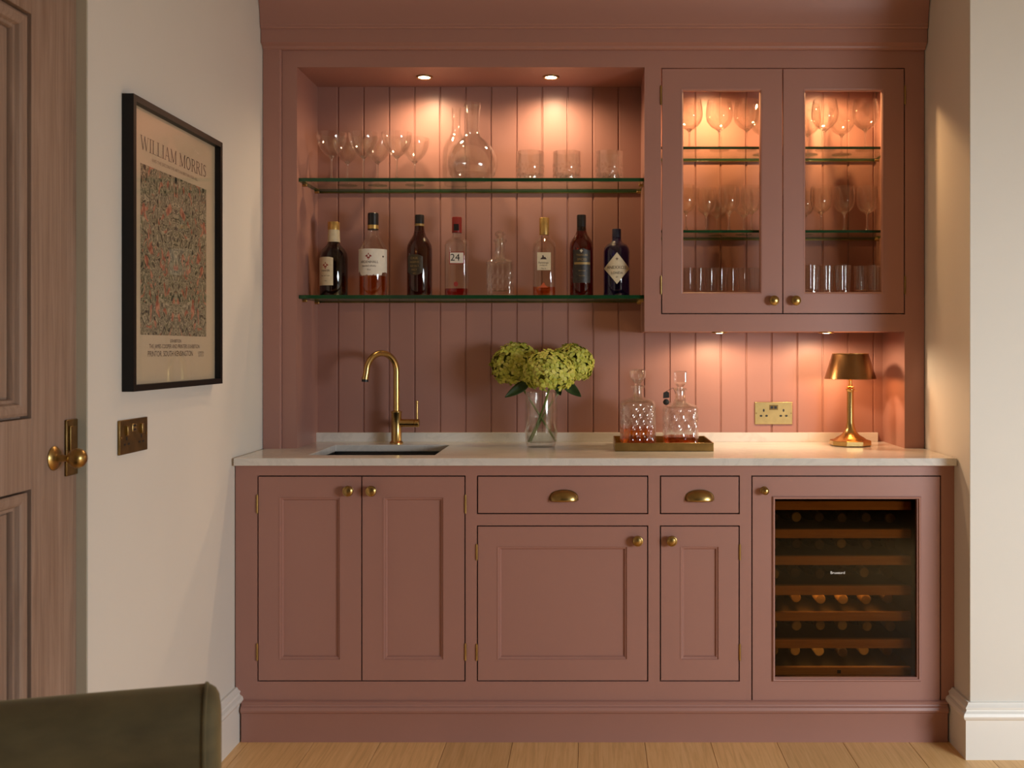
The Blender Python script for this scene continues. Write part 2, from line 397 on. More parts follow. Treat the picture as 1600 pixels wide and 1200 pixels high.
# ---- the oak door in the left wall
XD = WL-0.025
TL = lambda u, o, z: (XD+o, u, z)            # out of the door face
dr = structure(MB(lambda u, o, z: (XD+o, u, z)).box(DOOR0+0.01, DOOR1-0.002, -0.046, -0.032, 0.008, DOORH-0.004).build('door_1', DOORW))
st = 0.193
sy0, sy1 = DOOR0+0.01+0.11, DOOR1-0.002-st
for (a, b_) in [(DOOR0+0.01, sy0), (sy1, DOOR1-0.002)]:
    MB(TL).box(a, b_, -0.032, 0, 0.008, DOORH-0.004).build('stile', DOORW, dr, bevel=0.001)
for (z0, z1) in [(0.008, 0.22), (0.975, 1.125), (1.98, DOORH-0.004)]:
    MB(TL).box(sy0, sy1, -0.032, 0, z0, z1).build('rail', DOORW, dr, bevel=0.001)
for (z0, z1) in [(0.22, 0.975), (1.125, 1.98)]:
    MB(TL).ring(sy0, sy1, z0, z1, [(0.0002,-0.031),(0.0002,-0.024),(0.006,-0.026),(0.006,-0.006),(0.012,-0.003),(0.022,-0.004),(0.030,-0.009),(0.034,-0.017),(0.040,-0.018),(0.042,-0.022),(0.042,-0.030),(0.050,-0.031)]).build('moulding', DOORW, dr, smooth=30)
    MB(TL).ring(sy0+0.046, sy1-0.046, z0+0.046, z1-0.046, [(0,-0.031),(0.0,-0.027),(0.06,-0.022),(0.06,-0.031)]).build('raised_border', DOORW, dr)
    MB(TL).box(sy0+0.106, sy1-0.106, -0.031, -0.020, z0+0.106, z1-0.106).build('panel', DOORW, dr)
# latch plate near the door edge and the knob on its rose
YK, ZK = 2.305, 1.031
MB(TL).box(2.352, 2.404, 0, 0.006, 0.985, 1.112).build('escutcheon', BRASSD, dr, bevel=0.002)
MB(TL).box(2.362, 2.392, 0.006, 0.010, 1.040, 1.098).build('keyhole_cover', BRASSD, dr, bevel=0.002)
kn = MB().lathe([(0,0),(0.026,0),(0.027,0.003),(0.022,0.008),(0.010,0.011),(0.008,0.016),(0.0075,0.030),(0.010,0.034),(0.018,0.040),(0.0225,0.050),(0.022,0.058),(0.017,0.067),(0.008,0.072),(0,0.073)], (XD, YK, ZK), 32, 'x').build('knob', BRASS, dr)
structure(MB().box(XD-0.06, WL-0.002, DOOR1-0.002, DOOR1+0.004, 0, DOORH).build('trim_1', JAMBP))

# ------------------------------------------------------------------ base cabinets
def knob(parent, x, y, z, r=0.0178, m=BRASS):
    return MB().lathe([(0,0),(0.0125,0),(0.0130,-0.002),(0.0105,-0.004),(0.007,-0.006),(0.0062,-0.012),(0.009,-0.015),(r*0.93,-0.019),(r,-0.024),(r*0.92,-0.028),(r*0.62,-0.0305),(r*0.58,-0.0315),(r*0.3,-0.033),(0,-0.0335)], (x, y, z), 28, 'y').build('knob', m, parent)
def hinge(parent, x, y, z0, z1):
    zc = [(0,z0-0.003),(0.0022,z0-0.003),(0.0022,z0),(0.0036,z0),(0.0036,z0+(z1-z0)*0.33),(0.0032,z0+(z1-z0)*0.335),(0.0036,z0+(z1-z0)*0.34),(0.0036,z0+(z1-z0)*0.66),(0.0032,z0+(z1-z0)*0.665),(0.0036,z0+(z1-z0)*0.67),(0.0036,z1),(0.0022,z1),(0.0022,z1+0.003),(0,z1+0.003)]
    return MB().lathe(zc, (x, y-0.0015, 0), 12).build('hinge', BRASS, parent)
G = 0.0040      # gap round an inset door
def frame_cells(m, xs, zs, holes, y0, y1):
    """boxes of a face frame: the grid xs x zs without the cells named in holes"""
    for i in range(len(xs)-1):
        for j in range(len(zs)-1):
            if (i, j) not in holes: m.box(xs[i], xs[i+1], y0, y1, zs[j], zs[j+1])
def face(root, x0, x1, z0, z1, openings, y, name='face_frame', depth=0.022):
    """a face frame with rectangular openings"""
    xs = sorted({x0, x1, *[o[0] for o in openings], *[o[1] for o in openings]}); zs = sorted({z0, z1, *[o[2] for o in openings], *[o[3] for o in openings]})
    vs = [(a, y, c) for c in zs for a in xs]; fs = []; nx = len(xs)
    def hole(i, j):
        cx, cz = (xs[i]+xs[i+1])/2, (zs[j]+zs[j+1])/2
        return any(o[0] < cx < o[1] and o[2] < cz < o[3] for o in openings)
    for j in range(len(zs)-1):
        for i in range(nx-1):
            if not hole(i, j): fs.append((j*nx+i, j*nx+i+1, (j+1)*nx+i+1, (j+1)*nx+i))
    m = MB(); m._add(vs, fs)
    for o in openings: m.ring(o[0], o[1], o[2], o[3], [(0, y), (0, y+depth)], close=False)
    m.ring(x0, x1, z0, z1, [(0, y), (0, y+depth)], close=False)
    return m.build(name, PINK, root, smooth=0, recalc=False)
def shaker(root, x0, x1, z0, z1, inner, y, name='door'):
    """inset door: frame; its panel and bead moulding are sub-parts"""
    a0, a1, c0, c1 = inner
    d = MB()
    d.box(x0, a0, y, y+0.020, z0, z1); d.box(a1, x1, y, y+0.020, z0, z1); d.box(a0, a1, y, y+0.020, z0, c0); d.box(a0, a1, y, y+0.020, c1, z1)
    o = d.build(name, PINK, root, smooth=0)
    MB().box(a0, a1, y+0.011, y+0.018, c0, c1).build('panel', PINK, o, smooth=0)
    MB().ring(a0, a1, c0, c1, [(0,y+0.012),(0,y-0.001),(0.003,y-0.001),(0.005,y+0.003),(0.009,y+0.004),(0.012,y+0.008),(0.013,y+0.012)]).build('moulding', PINK, o, smooth=25)
    return o
xL = lambda p: X(p, DL); zL = lambda p: Z(p, DL)
ZT, ZB = ZCB-0.001, zL(1100)
YB = 3.95
def carcass(root, x0, x1, z0=None, z1=None, y0=None):
    z0 = 0.10 if z0 is None else z0; z1 = ZT if z1 is None else z1; y0 = DL+0.0225 if y0 is None else y0
    m = MB(); m.box(x0, x0+0.016, y0, YB, z0, z1); m.box(x1-0.016, x1, y0, YB, z0, z1); m.box(x0+0.016, x1-0.016, y0, YB, z0, z0+0.016)
    m.box(x0+0.016, x1-0.016, YB-0.012, YB, z0+0.016, z1)
    return m.build('carcass', DARK, root)

u1 = thing('sink_cabinet', 'wide dusty pink base cabinet with two panelled doors under the sink', 'cabinet', (xL(552), DL+0.28, 0))
op1 = (xL(402), xL(727.5), zL(1065), zL(743))
face(u1, xL(368), xL(736.5), ZB-0.03, ZT, [op1], DL); carcass(u1, xL(369), xL(736))
c = xL(565.2)
d = shaker(u1, op1[0]+G, c-G/2, op1[2]+G, op1[3]-G, (xL(436), xL(532.5), zL(1032), zL(776)), DL)
knob(d, xL(546), DL, zL(766)); hinge(d, xL(402), DL, zL(801), zL(774)); hinge(d, xL(402), DL, zL(1031), zL(1006))
d = shaker(u1, c+G/2, op1[1]-G, op1[2]+G, op1[3]-G, (xL(598.5), xL(694), zL(1032), zL(776)), DL)
knob(d, xL(582), DL, zL(766)); hinge(d, xL(727.5), DL, zL(801), zL(774)); hinge(d, xL(727.5), DL, zL(1031), zL(1006))

def cup_pull(parent, x, y, z, w2=0.0445, h=0.019, dp=0.024):
    m = MB()
    def fn(u, v):
        a = PI*u; t = v*PI/2
        return (x-w2*math.cos(a)*(1-0.05*v), y-0.001-dp*math.sin(a)**0.7*math.sin(t), z-0.014+(h+0.012)*math.sin(a)**0.75*math.cos(t)-0.004*v)
    m.grid(24, 10, fn)
    o = m.build('cup_handle', BRASS, parent, solid=0.002, smooth=60)
    f_ = MB()
    f_.prism([(x-w2-0.003, z-0.016)]+[(x-(w2+0.003)*math.cos(PI*t/16), z-0.014+(h+0.014)*math.sin(PI*t/16)**0.7) for t in range(17)]+[(x+w2+0.003, z-0.016)], y-0.002, y, 'y')
    f_.build('backplate', BRASSD, parent)
    return o
def drawer_unit(name, label, x0, x1, opx0, opx1, inner, knob_px, hx, pull_px):
    u = thing(name, label, 'cabinet', ((xL(x0)+xL(x1))/2, DL+0.28, 0))
    o1 = (xL(opx0), xL(opx1), zL(803.5), zL(743)); o2 = (xL(opx0), xL(opx1), zL(1065), zL(821))
    face(u, xL(x0), xL(x1), ZB-0.03, ZT, [o1, o2], DL); carcass(u, xL(x0)+0.001, xL(x1)-0.001)
    dw = MB().box(o1[0]+G, o1[1]-G, DL, DL+0.020, o1[2]+G, o1[3]-G).build('drawer', PINK, u, bevel=0.0008, smooth=0)
    cup_pull(dw, xL(pull_px), DL, zL(774))
    d = shaker(u, o2[0]+G, o2[1]-G, o2[2]+G, o2[3]-G, tuple([xL(inner[0]), xL(inner[1]), zL(1032), zL(853)]), DL)
    knob(d, xL(knob_px), DL, zL(843.5)); hinge(d, xL(hx), DL, zL(874), zL(851)); hinge(d, xL(hx), DL, zL(1031), zL(1007))
    return u
drawer_unit('drawer_cabinet', 'wide dusty pink cabinet with one drawer above a single broad panelled door', 736.5, 1022, 745, 1013, (777, 981), 996, 745, 881)
drawer_unit('drawer_cabinet', 'narrow dusty pink cabinet with a small drawer above a slim door, beside the wine cooler', 1022, 1165, 1031, 1156, (1063, 1124), 1049, 1156, 1093)

# ---- wine cooler behind a glazed pink door
wc = thing('wine_cooler', 'built-in wine cooler with smoked glass in a pink framed door', 'wine cooler', (xL(1328), DL+0.28, 0))
opw = (xL(1174), xL(1470.5), zL(1096), zL(743))
face(wc, xL(1165), xL(1491), ZB-0.03, ZT, [opw], DL)
gx0, gx1, gz0, gz1 = xL(1211), xL(1433), zL(1058.5), zL(780)
o_ = MB(); a0, a1, c0, c1 = gx0, gx1, gz0, gz1
o_.box(opw[0]+G, a0, DL, DL+0.02, opw[2]+G, opw[3]-G); o_.box(a1, opw[1]-G, DL, DL+0.02, opw[2]+G, opw[3]-G)
o_.box(a0, a1, DL, DL+0.02, opw[2]+G, c0); o_.box(a0, a1, DL, DL+0.02, c1, opw[3]-G)
wd = o_.build('door', PINK, wc, smooth=0)
MB().ring(a0-0.009, a1+0.012, c0-0.012, c1+0.009, [(0,DL),(0,DL-0.004),(0.003,DL-0.007),(0.007,DL-0.006),(0.0088,DL-0.001),(0.0088,DL)]).build('moulding', PINK, wd, smooth=25)
g_ = MB().box(a0, a1, DL+0.010, DL+0.014, c0, c1).build('glass_pane', TINT, wd)
knob(wd, xL(1194), DL, zL(766), 0.0125)
hs = MB(); ix0, ix1 = a0-0.05, a1+0.004
hs.box(ix0-0.02, ix0, DL+0.025, YB, ZB, ZT-0.02); hs.box(ix1, ix1+0.02, DL+0.025, YB, ZB, ZT-0.02); hs.box(ix0, ix1, YB-0.02, YB, ZB, ZT-0.02)
hs.box(ix0, ix1, DL+0.025, YB-0.02, ZB, ZB+0.02); hs.box(ix0, ix1, DL+0.025, YB-0.02, ZT-0.04, ZT-0.02)
hs.build('housing', DARK, wc)
DRK = DL+0.062
rack_z = []
for (ya, yb) in [(783,797),(827,841),(869,883),(915,930),(957,970.5),(999,1013),(1043,1055)]:
    z0, z1 = Z(yb, DRK), Z(ya, DRK)
    rk = MB().box(ix0+0.004, ix1-0.004, DRK, DRK+0.02, z0, z1).build('rack_front', RACKW, wc, bevel=0.0015)
    MB().box(ix0+0.004, ix1-0.004, DRK+0.02, YB-0.04, z0+0.010, z0+0.018).build('rack_shelf', STEEL, rk)
    rack_z.append(z0+0.018)
MB().box(X(1311, DRK)-0.006, X(1311, DRK)+0.006, DRK-0.0015, DRK, Z(1052, DRK), Z(1047, DRK)).build('lock', BLACKP, wc)

# ---- plinth
pp = [(p[0], p[1]) for p in [(0,0),(0.014,0),(0.014,0.092),(0.016,0.096),(0.022,0.100),(0.024,0.107),(0.021,0.115),(0.014,0.119),(0.012,0.123),(0.013,0.126),(0.013,0.130),(0.006,0.134),(0,0.134)]]
pz = Z(1096, DL-0.013)/0.134
o = MB().prism([(DL+0.012-p[0]-0.012, p[1]*pz) for p in pp]+[(DL+0.012, 0.134*pz), (DL+0.012, 0)][0:0], WL+0.026, WR-0.026, 'x').build('plinth', PINK, smooth=30)
tag(o, 'dusty pink moulded plinth along the floor under the base cabinets', 'plinth')

# ---- worktop with sink cut-out, upstand; sink
hx0, hx1 = -0.938, -0.521; hy0, hy1 = 3.466, 3.836
wt = thing('worktop', 'pale marbled quartz worktop with a rectangular sink cut-out', 'worktop', (0, 3.67, ZCB))
xs = [WL+0.002+0.006, hx0, hx1, WR-0.004]; ys = [DC, hy0, hy1, DB-0.001]
m = MB(); vs = []; fs = []
for z in (ZC, ZCB):
    for y in ys:
        for x in xs: vs.append((x, y, z))
id_ = lambda t, j, i: t*16+j*4+i
for j in range(3):
    for i in range(3):
        if (i, j) == (1, 1): continue
        fs.append((id_(0,j,i), id_(0,j,i+1), id_(0,j+1,i+1), id_(0,j+1,i))); fs.append((id_(1,j,i), id_(1,j+1,i), id_(1,j+1,i+1), id_(1,j,i+1)))
for i in range(3):
    fs.append((id_(1,0,i), id_(1,0,i+1), id_(0,0,i+1), id_(0,0,i))); fs.append((id_(1,3,i+1), id_(1,3,i), id_(0,3,i), id_(0,3,i+1)))
    fs.append((id_(1,i+1,0), id_(1,i,0), id_(0,i,0), id_(0,i+1,0))); fs.append((id_(1,i,3), id_(1,i+1,3), id_(0,i+1,3), id_(0,i,3)))
fs += [(id_(0,1,1),id_(0,1,2),id_(1,1,2),id_(1,1,1)), (id_(0,2,2),id_(0,2,1),id_(1,2,1),id_(1,2,2)), (id_(0,2,1),id_(0,1,1),id_(1,1,1),id_(1,2,1)), (id_(0,1,2),id_(0,2,2),id_(1,2,2),id_(1,1,2))]
m._add(vs, fs); m.build('slab', QUARTZ, wt, bevel=0.002, smooth=0)
MB().box(X(491, 3.96), X(1372, 3.96), 3.96, DB-0.001, ZC, Z(676, 3.96)).build('upstand', QUARTZ, wt, bevel=0.0012, smooth=0)
sk = thing('sink', 'black undermounted sink bowl set into the pale worktop', 'sink', ((hx0+hx1)/2, (hy0+hy1)/2, ZCB-0.2))
m = MB(); e = 0.006
q = [(hx0-e, hy0-e), (hx1+e, hy0-e), (hx1+e, hy1+e), (hx0-e, hy1+e)]
q2 = [(hx0+0.02, hy0+0.02), (hx1-0.02, hy0+0.02), (hx1-0.02, hy1-0.02), (hx0+0.02, hy1-0.02)]
vs = [(a, b, ZCB) for a, b in q]+[(a, b, ZCB-0.19) for a, b in q2]
m._add(vs, [(4,5,6,7)]+[(i,(i+1)%4,4+(i+1)%4,4+i) for i in range(4)])
m.build('bowl', SINKM, sk, smooth=0, recalc=False)
MB().lathe([(0,0),(0.035,0),(0.038,0.003),(0.03,0.005),(0,0.003)], ((hx0+hx1)/2, (hy0+hy1)/2, ZCB-0.19)).build('waste', STEEL, sk)

# ------------------------------------------------------------------ upper joinery
xU = lambda p: X(p, DU); zU = lambda p: Z(p, DU)
AX0, AX1, AZ = xU(464), xU(1007), zU(105)           # alcove opening
XE0, XE1 = WL+0.002, WR-0.003                       # outer ends
ZFR = zU(79)                                         # underside of the frieze
au = thing('shelf_alcove', 'dusty pink open alcove surround with pilaster, lined side and lit soffit', 'shelving', (xU(735), 3.84, ZC))
MB().prism([(XE0, DU+0.02), (XE0, DU-0.012), (xU(437.5), DU-0.012), (xU(438.5), DU-0.012), (xU(440.5), DU-0.006), (xU(441), DU+0.02)], ZC, ZFR, 'z').build('pilaster', PINK, au, smooth=20)
m = MB(); m.box(xU(441), AX0, DU, DU+0.022, ZC, ZFR); m.box(AX0, AX1, DU, DU+0.022, AZ, ZFR); m.build('face_frame', PINK, au, smooth=0)
MB().box(AX0-0.02, AX0, DU+0.022, DB+0.004, ZC, AZ+0.02).build('side_panel', PINK, au, smooth=0)
MB().box(AX0, AX1, DU+0.022, DB+0.004, AZ, AZ+0.02).build('soffit', PINK, au, smooth=0)

# wall cabinet with two glazed doors
ZWB = zU(518)
CX0, CX1 = xU(1033), xU(1414)
IX0, IX1 = AX1+0.018, 1.079
wcab = thing('glass_cabinet', 'dusty pink wall cabinet with two glazed doors and lit interior of glasses', 'cabinet', (xU(1225), 3.84, ZWB))
dz0, dz1 = zU(491), zU(106)
cm = xU(1223.2)
face(wcab, AX1, XE1, ZWB, ZFR, [(CX0, CX1, dz0, dz1)], DU)
MB().box(AX1, AX1+0.018, DU+0.022, DB+0.004, ZWB, ZFR).build('side_panel', PINK, wcab, smooth=0)
MB().box(IX1, IX1+0.018, DU+0.022, DB+0.004, ZWB+0.02, ZFR).build('side_panel', PINK, wcab, smooth=0)
m = MB(); m.box(1.104, XE1, DU, DU+0.022, ZC, ZWB); m.box(1.104, 1.122, DU+0.022, DB+0.004, ZC, ZWB+0.02); m.build('end_panel', PINK, wcab, smooth=0)
MB().box(AX1+0.018, XE1, DU+0.022, DB+0.004, ZWB, ZWB+0.018).build('underside', PINK, wcab, smooth=0)
ZIF = 1.470
MB().box(IX0, IX1, DU+0.026, DB+0.002, ZIF-0.018, ZIF).build('floor_board', PINK, wcab, smooth=0)
MB().box(IX0, IX1, DU+0.026, DB+0.002, dz1+0.005, dz1+0.023).build('top_board', PINK, wcab, smooth=0)
def glazed(x0, x1, g0, g1, kx, hx):
    z0, z1 = dz0+G, dz1-G; c0, c1 = zU(459), zU(139)
    d = MB(); d.box(x0, g0, DU, DU+0.022, z0, z1); d.box(g1, x1, DU, DU+0.022, z0, z1); d.box(g0, g1, DU, DU+0.022, z0, c0); d.box(g0, g1, DU, DU+0.022, c1, z1)
    o = d.build('door', PINK, wcab, smooth=0)
    MB().ring(g0, g1, c0, c1, [(-0.001,DU+0.001),(-0.001,DU-0.001),(0.002,DU),(0.006,DU+0.005),(0.006,DU+0.016),(-0.001,DU+0.016)]).build('moulding', PINK, o, smooth=25)
    MB().box(g0+0.002, g1-0.002, DU+0.012, DU+0.015, c0+0.002, c1-0.002).build('glass_pane', PANE, o)
    knob(o, xU(kx), DU, zU(470))
    hinge(o, hx, DU, zU(163), zU(135)); hinge(o, hx, DU, zU(459), zU(432))
glazed(CX0+G, cm-G/2, xU(1065), xU(1190), 1208, CX0)
glazed(cm+G/2, CX1-G, xU(1256), xU(1380.5), 1242, CX1)

def glass_shelf(name, parent, x0, x1, y0, y1, z0, z1):
    m = MB(); m.box(x0, x1, y0, y1, z0, z1)
    m.m = [0, 0, 1, 1, 1, 1]
    o = m.build(name, [SHELFG, SHELFE], parent, bevel=0.0006, smooth=0)
    return o
def rail_and_pegs(o, x0, x1, y0, y1, z0):
    MB().box(x0, x1, y1-0.0035, y1, z0-0.004, z0-0.0004).build('support_rail', BRASSD, o)
    for xx, sg in ((x0, 1), (x1, -1)):
        for yy in (y0+0.05, y1-0.04):
            MB().lathe([(0,0),(0.005,0),(0.005,0.014),(0.0035,0.016),(0,0.016)] if sg > 0 else [(0,0),(0.005,0),(0.005,-0.014),(0.0035,-0.016),(0,-0.016)], (xx, yy, z0-0.0055), 12, 'x').build('peg', BRASS, o)
YS = 3.745
cs = []
for ya in (229, 359.5):
    zt = Z(ya, YS); o = glass_shelf('shelf', wcab, IX0+0.001, IX1-0.001, YS, DB-0.002, zt-0.0095, zt); rail_and_pegs(o, IX0+0.001, IX1-0.001, YS, DB-0.002, zt-0.0095); cs.append(zt)
ash = []
for ya, nm in ((278, 'upper glass shelf with brass pegs, holding coupes, carafes and tumblers'), (461, 'lower glass shelf with brass pegs, carrying the row of spirit bottles')):
    zt = Z(ya, 3.72); zb = zt-0.013
    o = glass_shelf('glass_shelf', None, AX0+0.001, AX1-0.001, 3.72, DB-0.002, zb, zt); tag(o, nm, 'shelf', 'glass shelves in the alcove')
    rail_and_pegs(o, AX0+0.001, AX1-0.001, 3.72, DB-0.002, zb); ash.append(zt)

# cornice and frieze over both
cn = thing('cornice', 'dusty pink frieze and coved cornice across the top of the joinery', 'cornice', (0, DU, ZFR))
yF = 3.664
zF1 = Z(45, yF)
m = MB().prism([(DU+0.02, ZFR), (DU-0.012, ZFR), (DU-0.018, ZFR+0.004), (DU-0.020, ZFR+0.010), (yF, ZFR+0.018), (yF, zF1), (DU+0.02, zF1)], XE0, XE1, 'x'); m.build('frieze', PINK, cn, smooth=20)
cv = [(DU+0.02, zF1), (yF-0.004, zF1), (yF-0.008, zF1+0.004), (yF-0.008, zF1+0.012)]
for i in range(9):
    t = i/8*PI/2; cv.append((yF-0.010-0.105*(1-math.cos(t)), zF1+0.014+0.15*math.sin(t)))
cv += [(yF-0.120, CEIL-0.002), (DU+0.02, CEIL-0.002)]
MB().prism(cv, XE0, XE1, 'x').build('coving', PINK, cn, smooth=20)
MB().box(XE0, XE1, DU+0.021, DB, ZFR+0.01, ZFR+0.03).build('top_board', PINK, cn, smooth=0)

# ------------------------------------------------------------------ lights of the joinery
def downlight(x, y, z, label, e, group, size=168, blend=0.85, r=0.030, col=None, tilt=0, drop=0.0):
    t = thing('downlight', label, 'downlight', (x, y, z), group)
    MB().lathe([(r,0.0),(r,-0.0035),(r*0.93,-0.005),(r*0.72,-0.004),(r*0.68,0.0),(r*0.68,0.002)], (x, y, z), 32).build('bezel', BRASS, t)
    MB().lathe([(0,-0.0055),(r*0.4,-0.0050),(r*0.69,-0.0025)], (x, y, z), 24).build('lens', LENS, t)
    light('SPOT', 'downlight_beam', (0, 0, -0.012), e, col or WARM, (tilt, 0, 0), t, spot_size=math.radians(size), spot_blend=blend, shadow_soft_size=0.018)
    return t
for p, nm in ((663, 'brass rimmed spotlight in the alcove soffit above the coupe glasses'), (861, 'brass rimmed spotlight in the alcove soffit above the crystal tumblers')):
    downlight(X(p, 3.83), 3.83, AZ, nm, E_ALC, 'spotlights in the alcove soffit')
for p, nm in ((1124, 'small spotlight under the wall cabinet above the tray of decanters'), (1291, 'small spotlight under the wall cabinet nearer the table lamp')):
    downlight(X(p, 3.79), 3.79, ZWB, nm, E_UND, 'spotlights under the wall cabinet', r=0.028, size=176, blend=0.35)
for p, nm in ((1114, 'hidden cabinet spotlight behind the first glazed door'), (1300, 'hidden cabinet spotlight behind the second glazed door')):
    downlight(X(p, 3.83), 3.83, dz1+0.005, nm, E_CAB, 'spotlights inside the wall cabinet', r=0.026, size=168, col=WARMC)

# ------------------------------------------------------------------ text helper
def text_faces(body, size, sx=1.0):
    cu = bpy.data.curves.new('lettering', 'FONT'); cu.body = body; cu.size = size; cu.align_x = 'CENTER'; cu.align_y = 'CENTER'; cu.resolution_u = 3
    o = bpy.data.objects.new('lettering', cu); COL.objects.link(o); dg = bpy.context.evaluated_depsgraph_get()
    me = o.evaluated_get(dg).to_mesh(); vs = [(v.co.x*sx, v.co.y) for v in me.vertices]; fs = [tuple(p.vertices) for p in me.polygons]
    o.evaluated_get(dg).to_mesh_clear(); bpy.data.objects.remove(o); bpy.data.curves.remove(cu); return vs, fs
def text_on(m, body, size, fn, sx=1.0, off=(0,0)):
    vs, fs = text_faces(body, size, sx); m._add([fn(a+off[0], b+off[1]) for a, b in vs], fs)
SERIF = {  # strokes (x0,y0,x1,y1,weight) on a unit-high letter and serif bars (x0,x1,y)
 'W': (1.30, [(0.12,1,0.40,0,.12),(0.40,0,0.64,1,.05),(0.64,1,0.90,0,.12),(0.90,0,1.16,1,.05)], [(0,.26,1),(.54,.76,1),(1.02,1.28,1)]),
 'I': (0.46, [(0.23,0,0.23,1,.13)], [(.05,.41,0),(.05,.41,1)]),
 'L': (0.78, [(0.20,0,0.20,1,.13),(0.72,0.02,0.72,.22,.04)], [(.02,.38,1),(.02,.74,0)]),
 'A': (0.94, [(0.12,0,0.46,1,.05),(0.46,1,0.80,0,.13),(.24,.34,.66,.34,.04)], [(0,.26,0),(.64,.94,0)]),
 'M': (1.16, [(0.18,0,0.18,1,.05),(0.18,1,0.56,0.05,.13),(0.56,.05,0.94,1,.05),(0.96,0,0.96,1,.13)], [(.02,.32,0),(.02,.24,1),(.78,1.14,0),(.90,1.14,1)]),
 'R': (0.90, [(0.20,0,0.20,1,.13),(.20,.97,.50,.97,.05),(.50,.97,.66,.86,.08),(.66,.88,.66,.64,.13),(.66,.66,.50,.52,.08),(.20,.52,.52,.52,.05),(.46,.52,.80,0,.13)], [(.02,.38,0),(.02,.3,1),(.70,.92,0)]),
 'S': (0.70, [(.58,.80,.58,.96,.04),(.56,.90,.36,.97,.06),(.36,.97,.18,.88,.08),(.17,.90,.17,.66,.11),(.17,.70,.52,.40,.13),(.54,.44,.54,.16,.11),(.54,.16,.34,.03,.08),(.34,.03,.14,.10,.06),(.12,.04,.12,.22,.04)], []),
 'O': (1.0, [(.48+.36*math.cos(a*PI/8), .5+.48*math.sin(a*PI/8), .48+.36*math.cos((a+1)*PI/8), .5+.48*math.sin((a+1)*PI/8), .05+.08*abs(math.cos((a+.5)*PI/8))) for a in range(16)], []),
 ' ': (0.42, [], [])}
def serif_text(m, body, h, fn, width):
    tot = sum(SERIF[c][0] for c in body); k = width/tot; x = -width/2
    for c in body:
        adv, st_, sf = SERIF[c]
        for (x0, y0, x1, y1, w_) in st_:
            dx, dy = (x1-x0)*k, (y1-y0)*h; n = math.hypot(dx, dy) or 1; ox, oy = -dy/n*w_*k/2, dx/n*w_*k/2
            a, b = (x+x0*k, (y0-.5)*h), (x+x1*k, (y1-.5)*h)
            m._add([fn(a[0]+ox,a[1]+oy), fn(a[0]-ox,a[1]-oy), fn(b[0]-ox,b[1]-oy), fn(b[0]+ox,b[1]+oy)], [(0,1,2,3)])
        for (x0, x1, y0) in sf:
            yy = (y0-.5)*h; hh = h*0.035*(1 if y0 == 0 else -1)
            m._add([fn(x+x0*k,yy), fn(x+x1*k,yy), fn(x+x1*k,yy+hh), fn(x+x0*k,yy+hh)], [(0,1,2,3)])
        x += adv*k

# ------------------------------------------------------------------ framed print on the left wall
XF = WL+0.030; fy0, fy1, fz0, fz1 = 2.583, 3.205, 1.166, 1.902
pf = thing('framed_print', 'black framed exhibition print of a leafy pattern on the white wall', 'picture', (WL, (fy0+fy1)/2, fz0))
TW = lambda u, o, z: (WL+o, u, z)
MB(TW).ring(fy0, fy1, fz0, fz1, [(0,0.001),(0,0.030),(0.016,0.030),(0.016,0.012),(0.010,0.012),(0.010,0.001)]).build('frame', BLACKF, pf, smooth=0)
sh = MB(TW).box(fy0+0.010, fy1-0.010, 0.004, 0.0115, fz0+0.010, fz1-0.010).build('print_sheet', MATB, pf)
PXW = 0.0118; ay0, ay1, az0, az1 = 2.664, 3.118, 1.308, 1.745
cy = (ay0+ay1)/2
m = MB(TW); m._add([(ay0,PXW,az0),(ay1,PXW,az0),(ay1,PXW,az1),(ay0,PXW,az1)], [(0,1,2,3)]); m.build('printed_pattern', ART, sh, loc=(WL+PXW, cy, (az0+az1)/2), recalc=False)
m = MB(); serif_text(m, 'WILLIAM MORRIS', 0.036, lambda a, b: (WL+PXW, cy+a, 1.799+b), 0.455); m.build('title_lettering', INK, sh, recalc=False, smooth=0)
m = MB()
text_on(m, 'AND THE DECORATIVE ARTS IN BRITAIN FOR ALL', 0.0125, lambda a, b: (WL+PXW, cy+a, 1.764+b), 1.12); m.build('subtitle_lettering', INKG, sh, recalc=False, smooth=0)
m = MB()
text_on(m, 'EXHIBITION', 0.013, lambda a, b: (WL+PXW, cy+a, 1.293+b), 1.1)
text_on(m, 'THE JAMES COOPER AND PRINTERS EXHIBITION', 0.016, lambda a, b: (WL+PXW, cy+a, 1.278+b), 1.0)
text_on(m, 'PRINTOR, SOUTH KENSINGTON', 0.021, lambda a, b: (WL+PXW, cy-0.03+a, 1.258+b), 1.0)
text_on(m, 'LONDON', 0.010, lambda a, b: (WL+PXW, cy+0.185+a, 1.261+b)); text_on(m, '20 TO 24', 0.010, lambda a, b: (WL+PXW, cy+0.185+a, 1.252+b))
m.build('caption_lettering', INK, sh, recalc=False, smooth=0)
MB(TW).box(fy0+0.012, fy1-0.012, 0.0135, 0.0155, fz0+0.012, fz1-0.012).build('glass_pane', thin_glass('picture_glass', (0.98,0.98,0.97), 0, 0.35, 0.012, 4), pf)

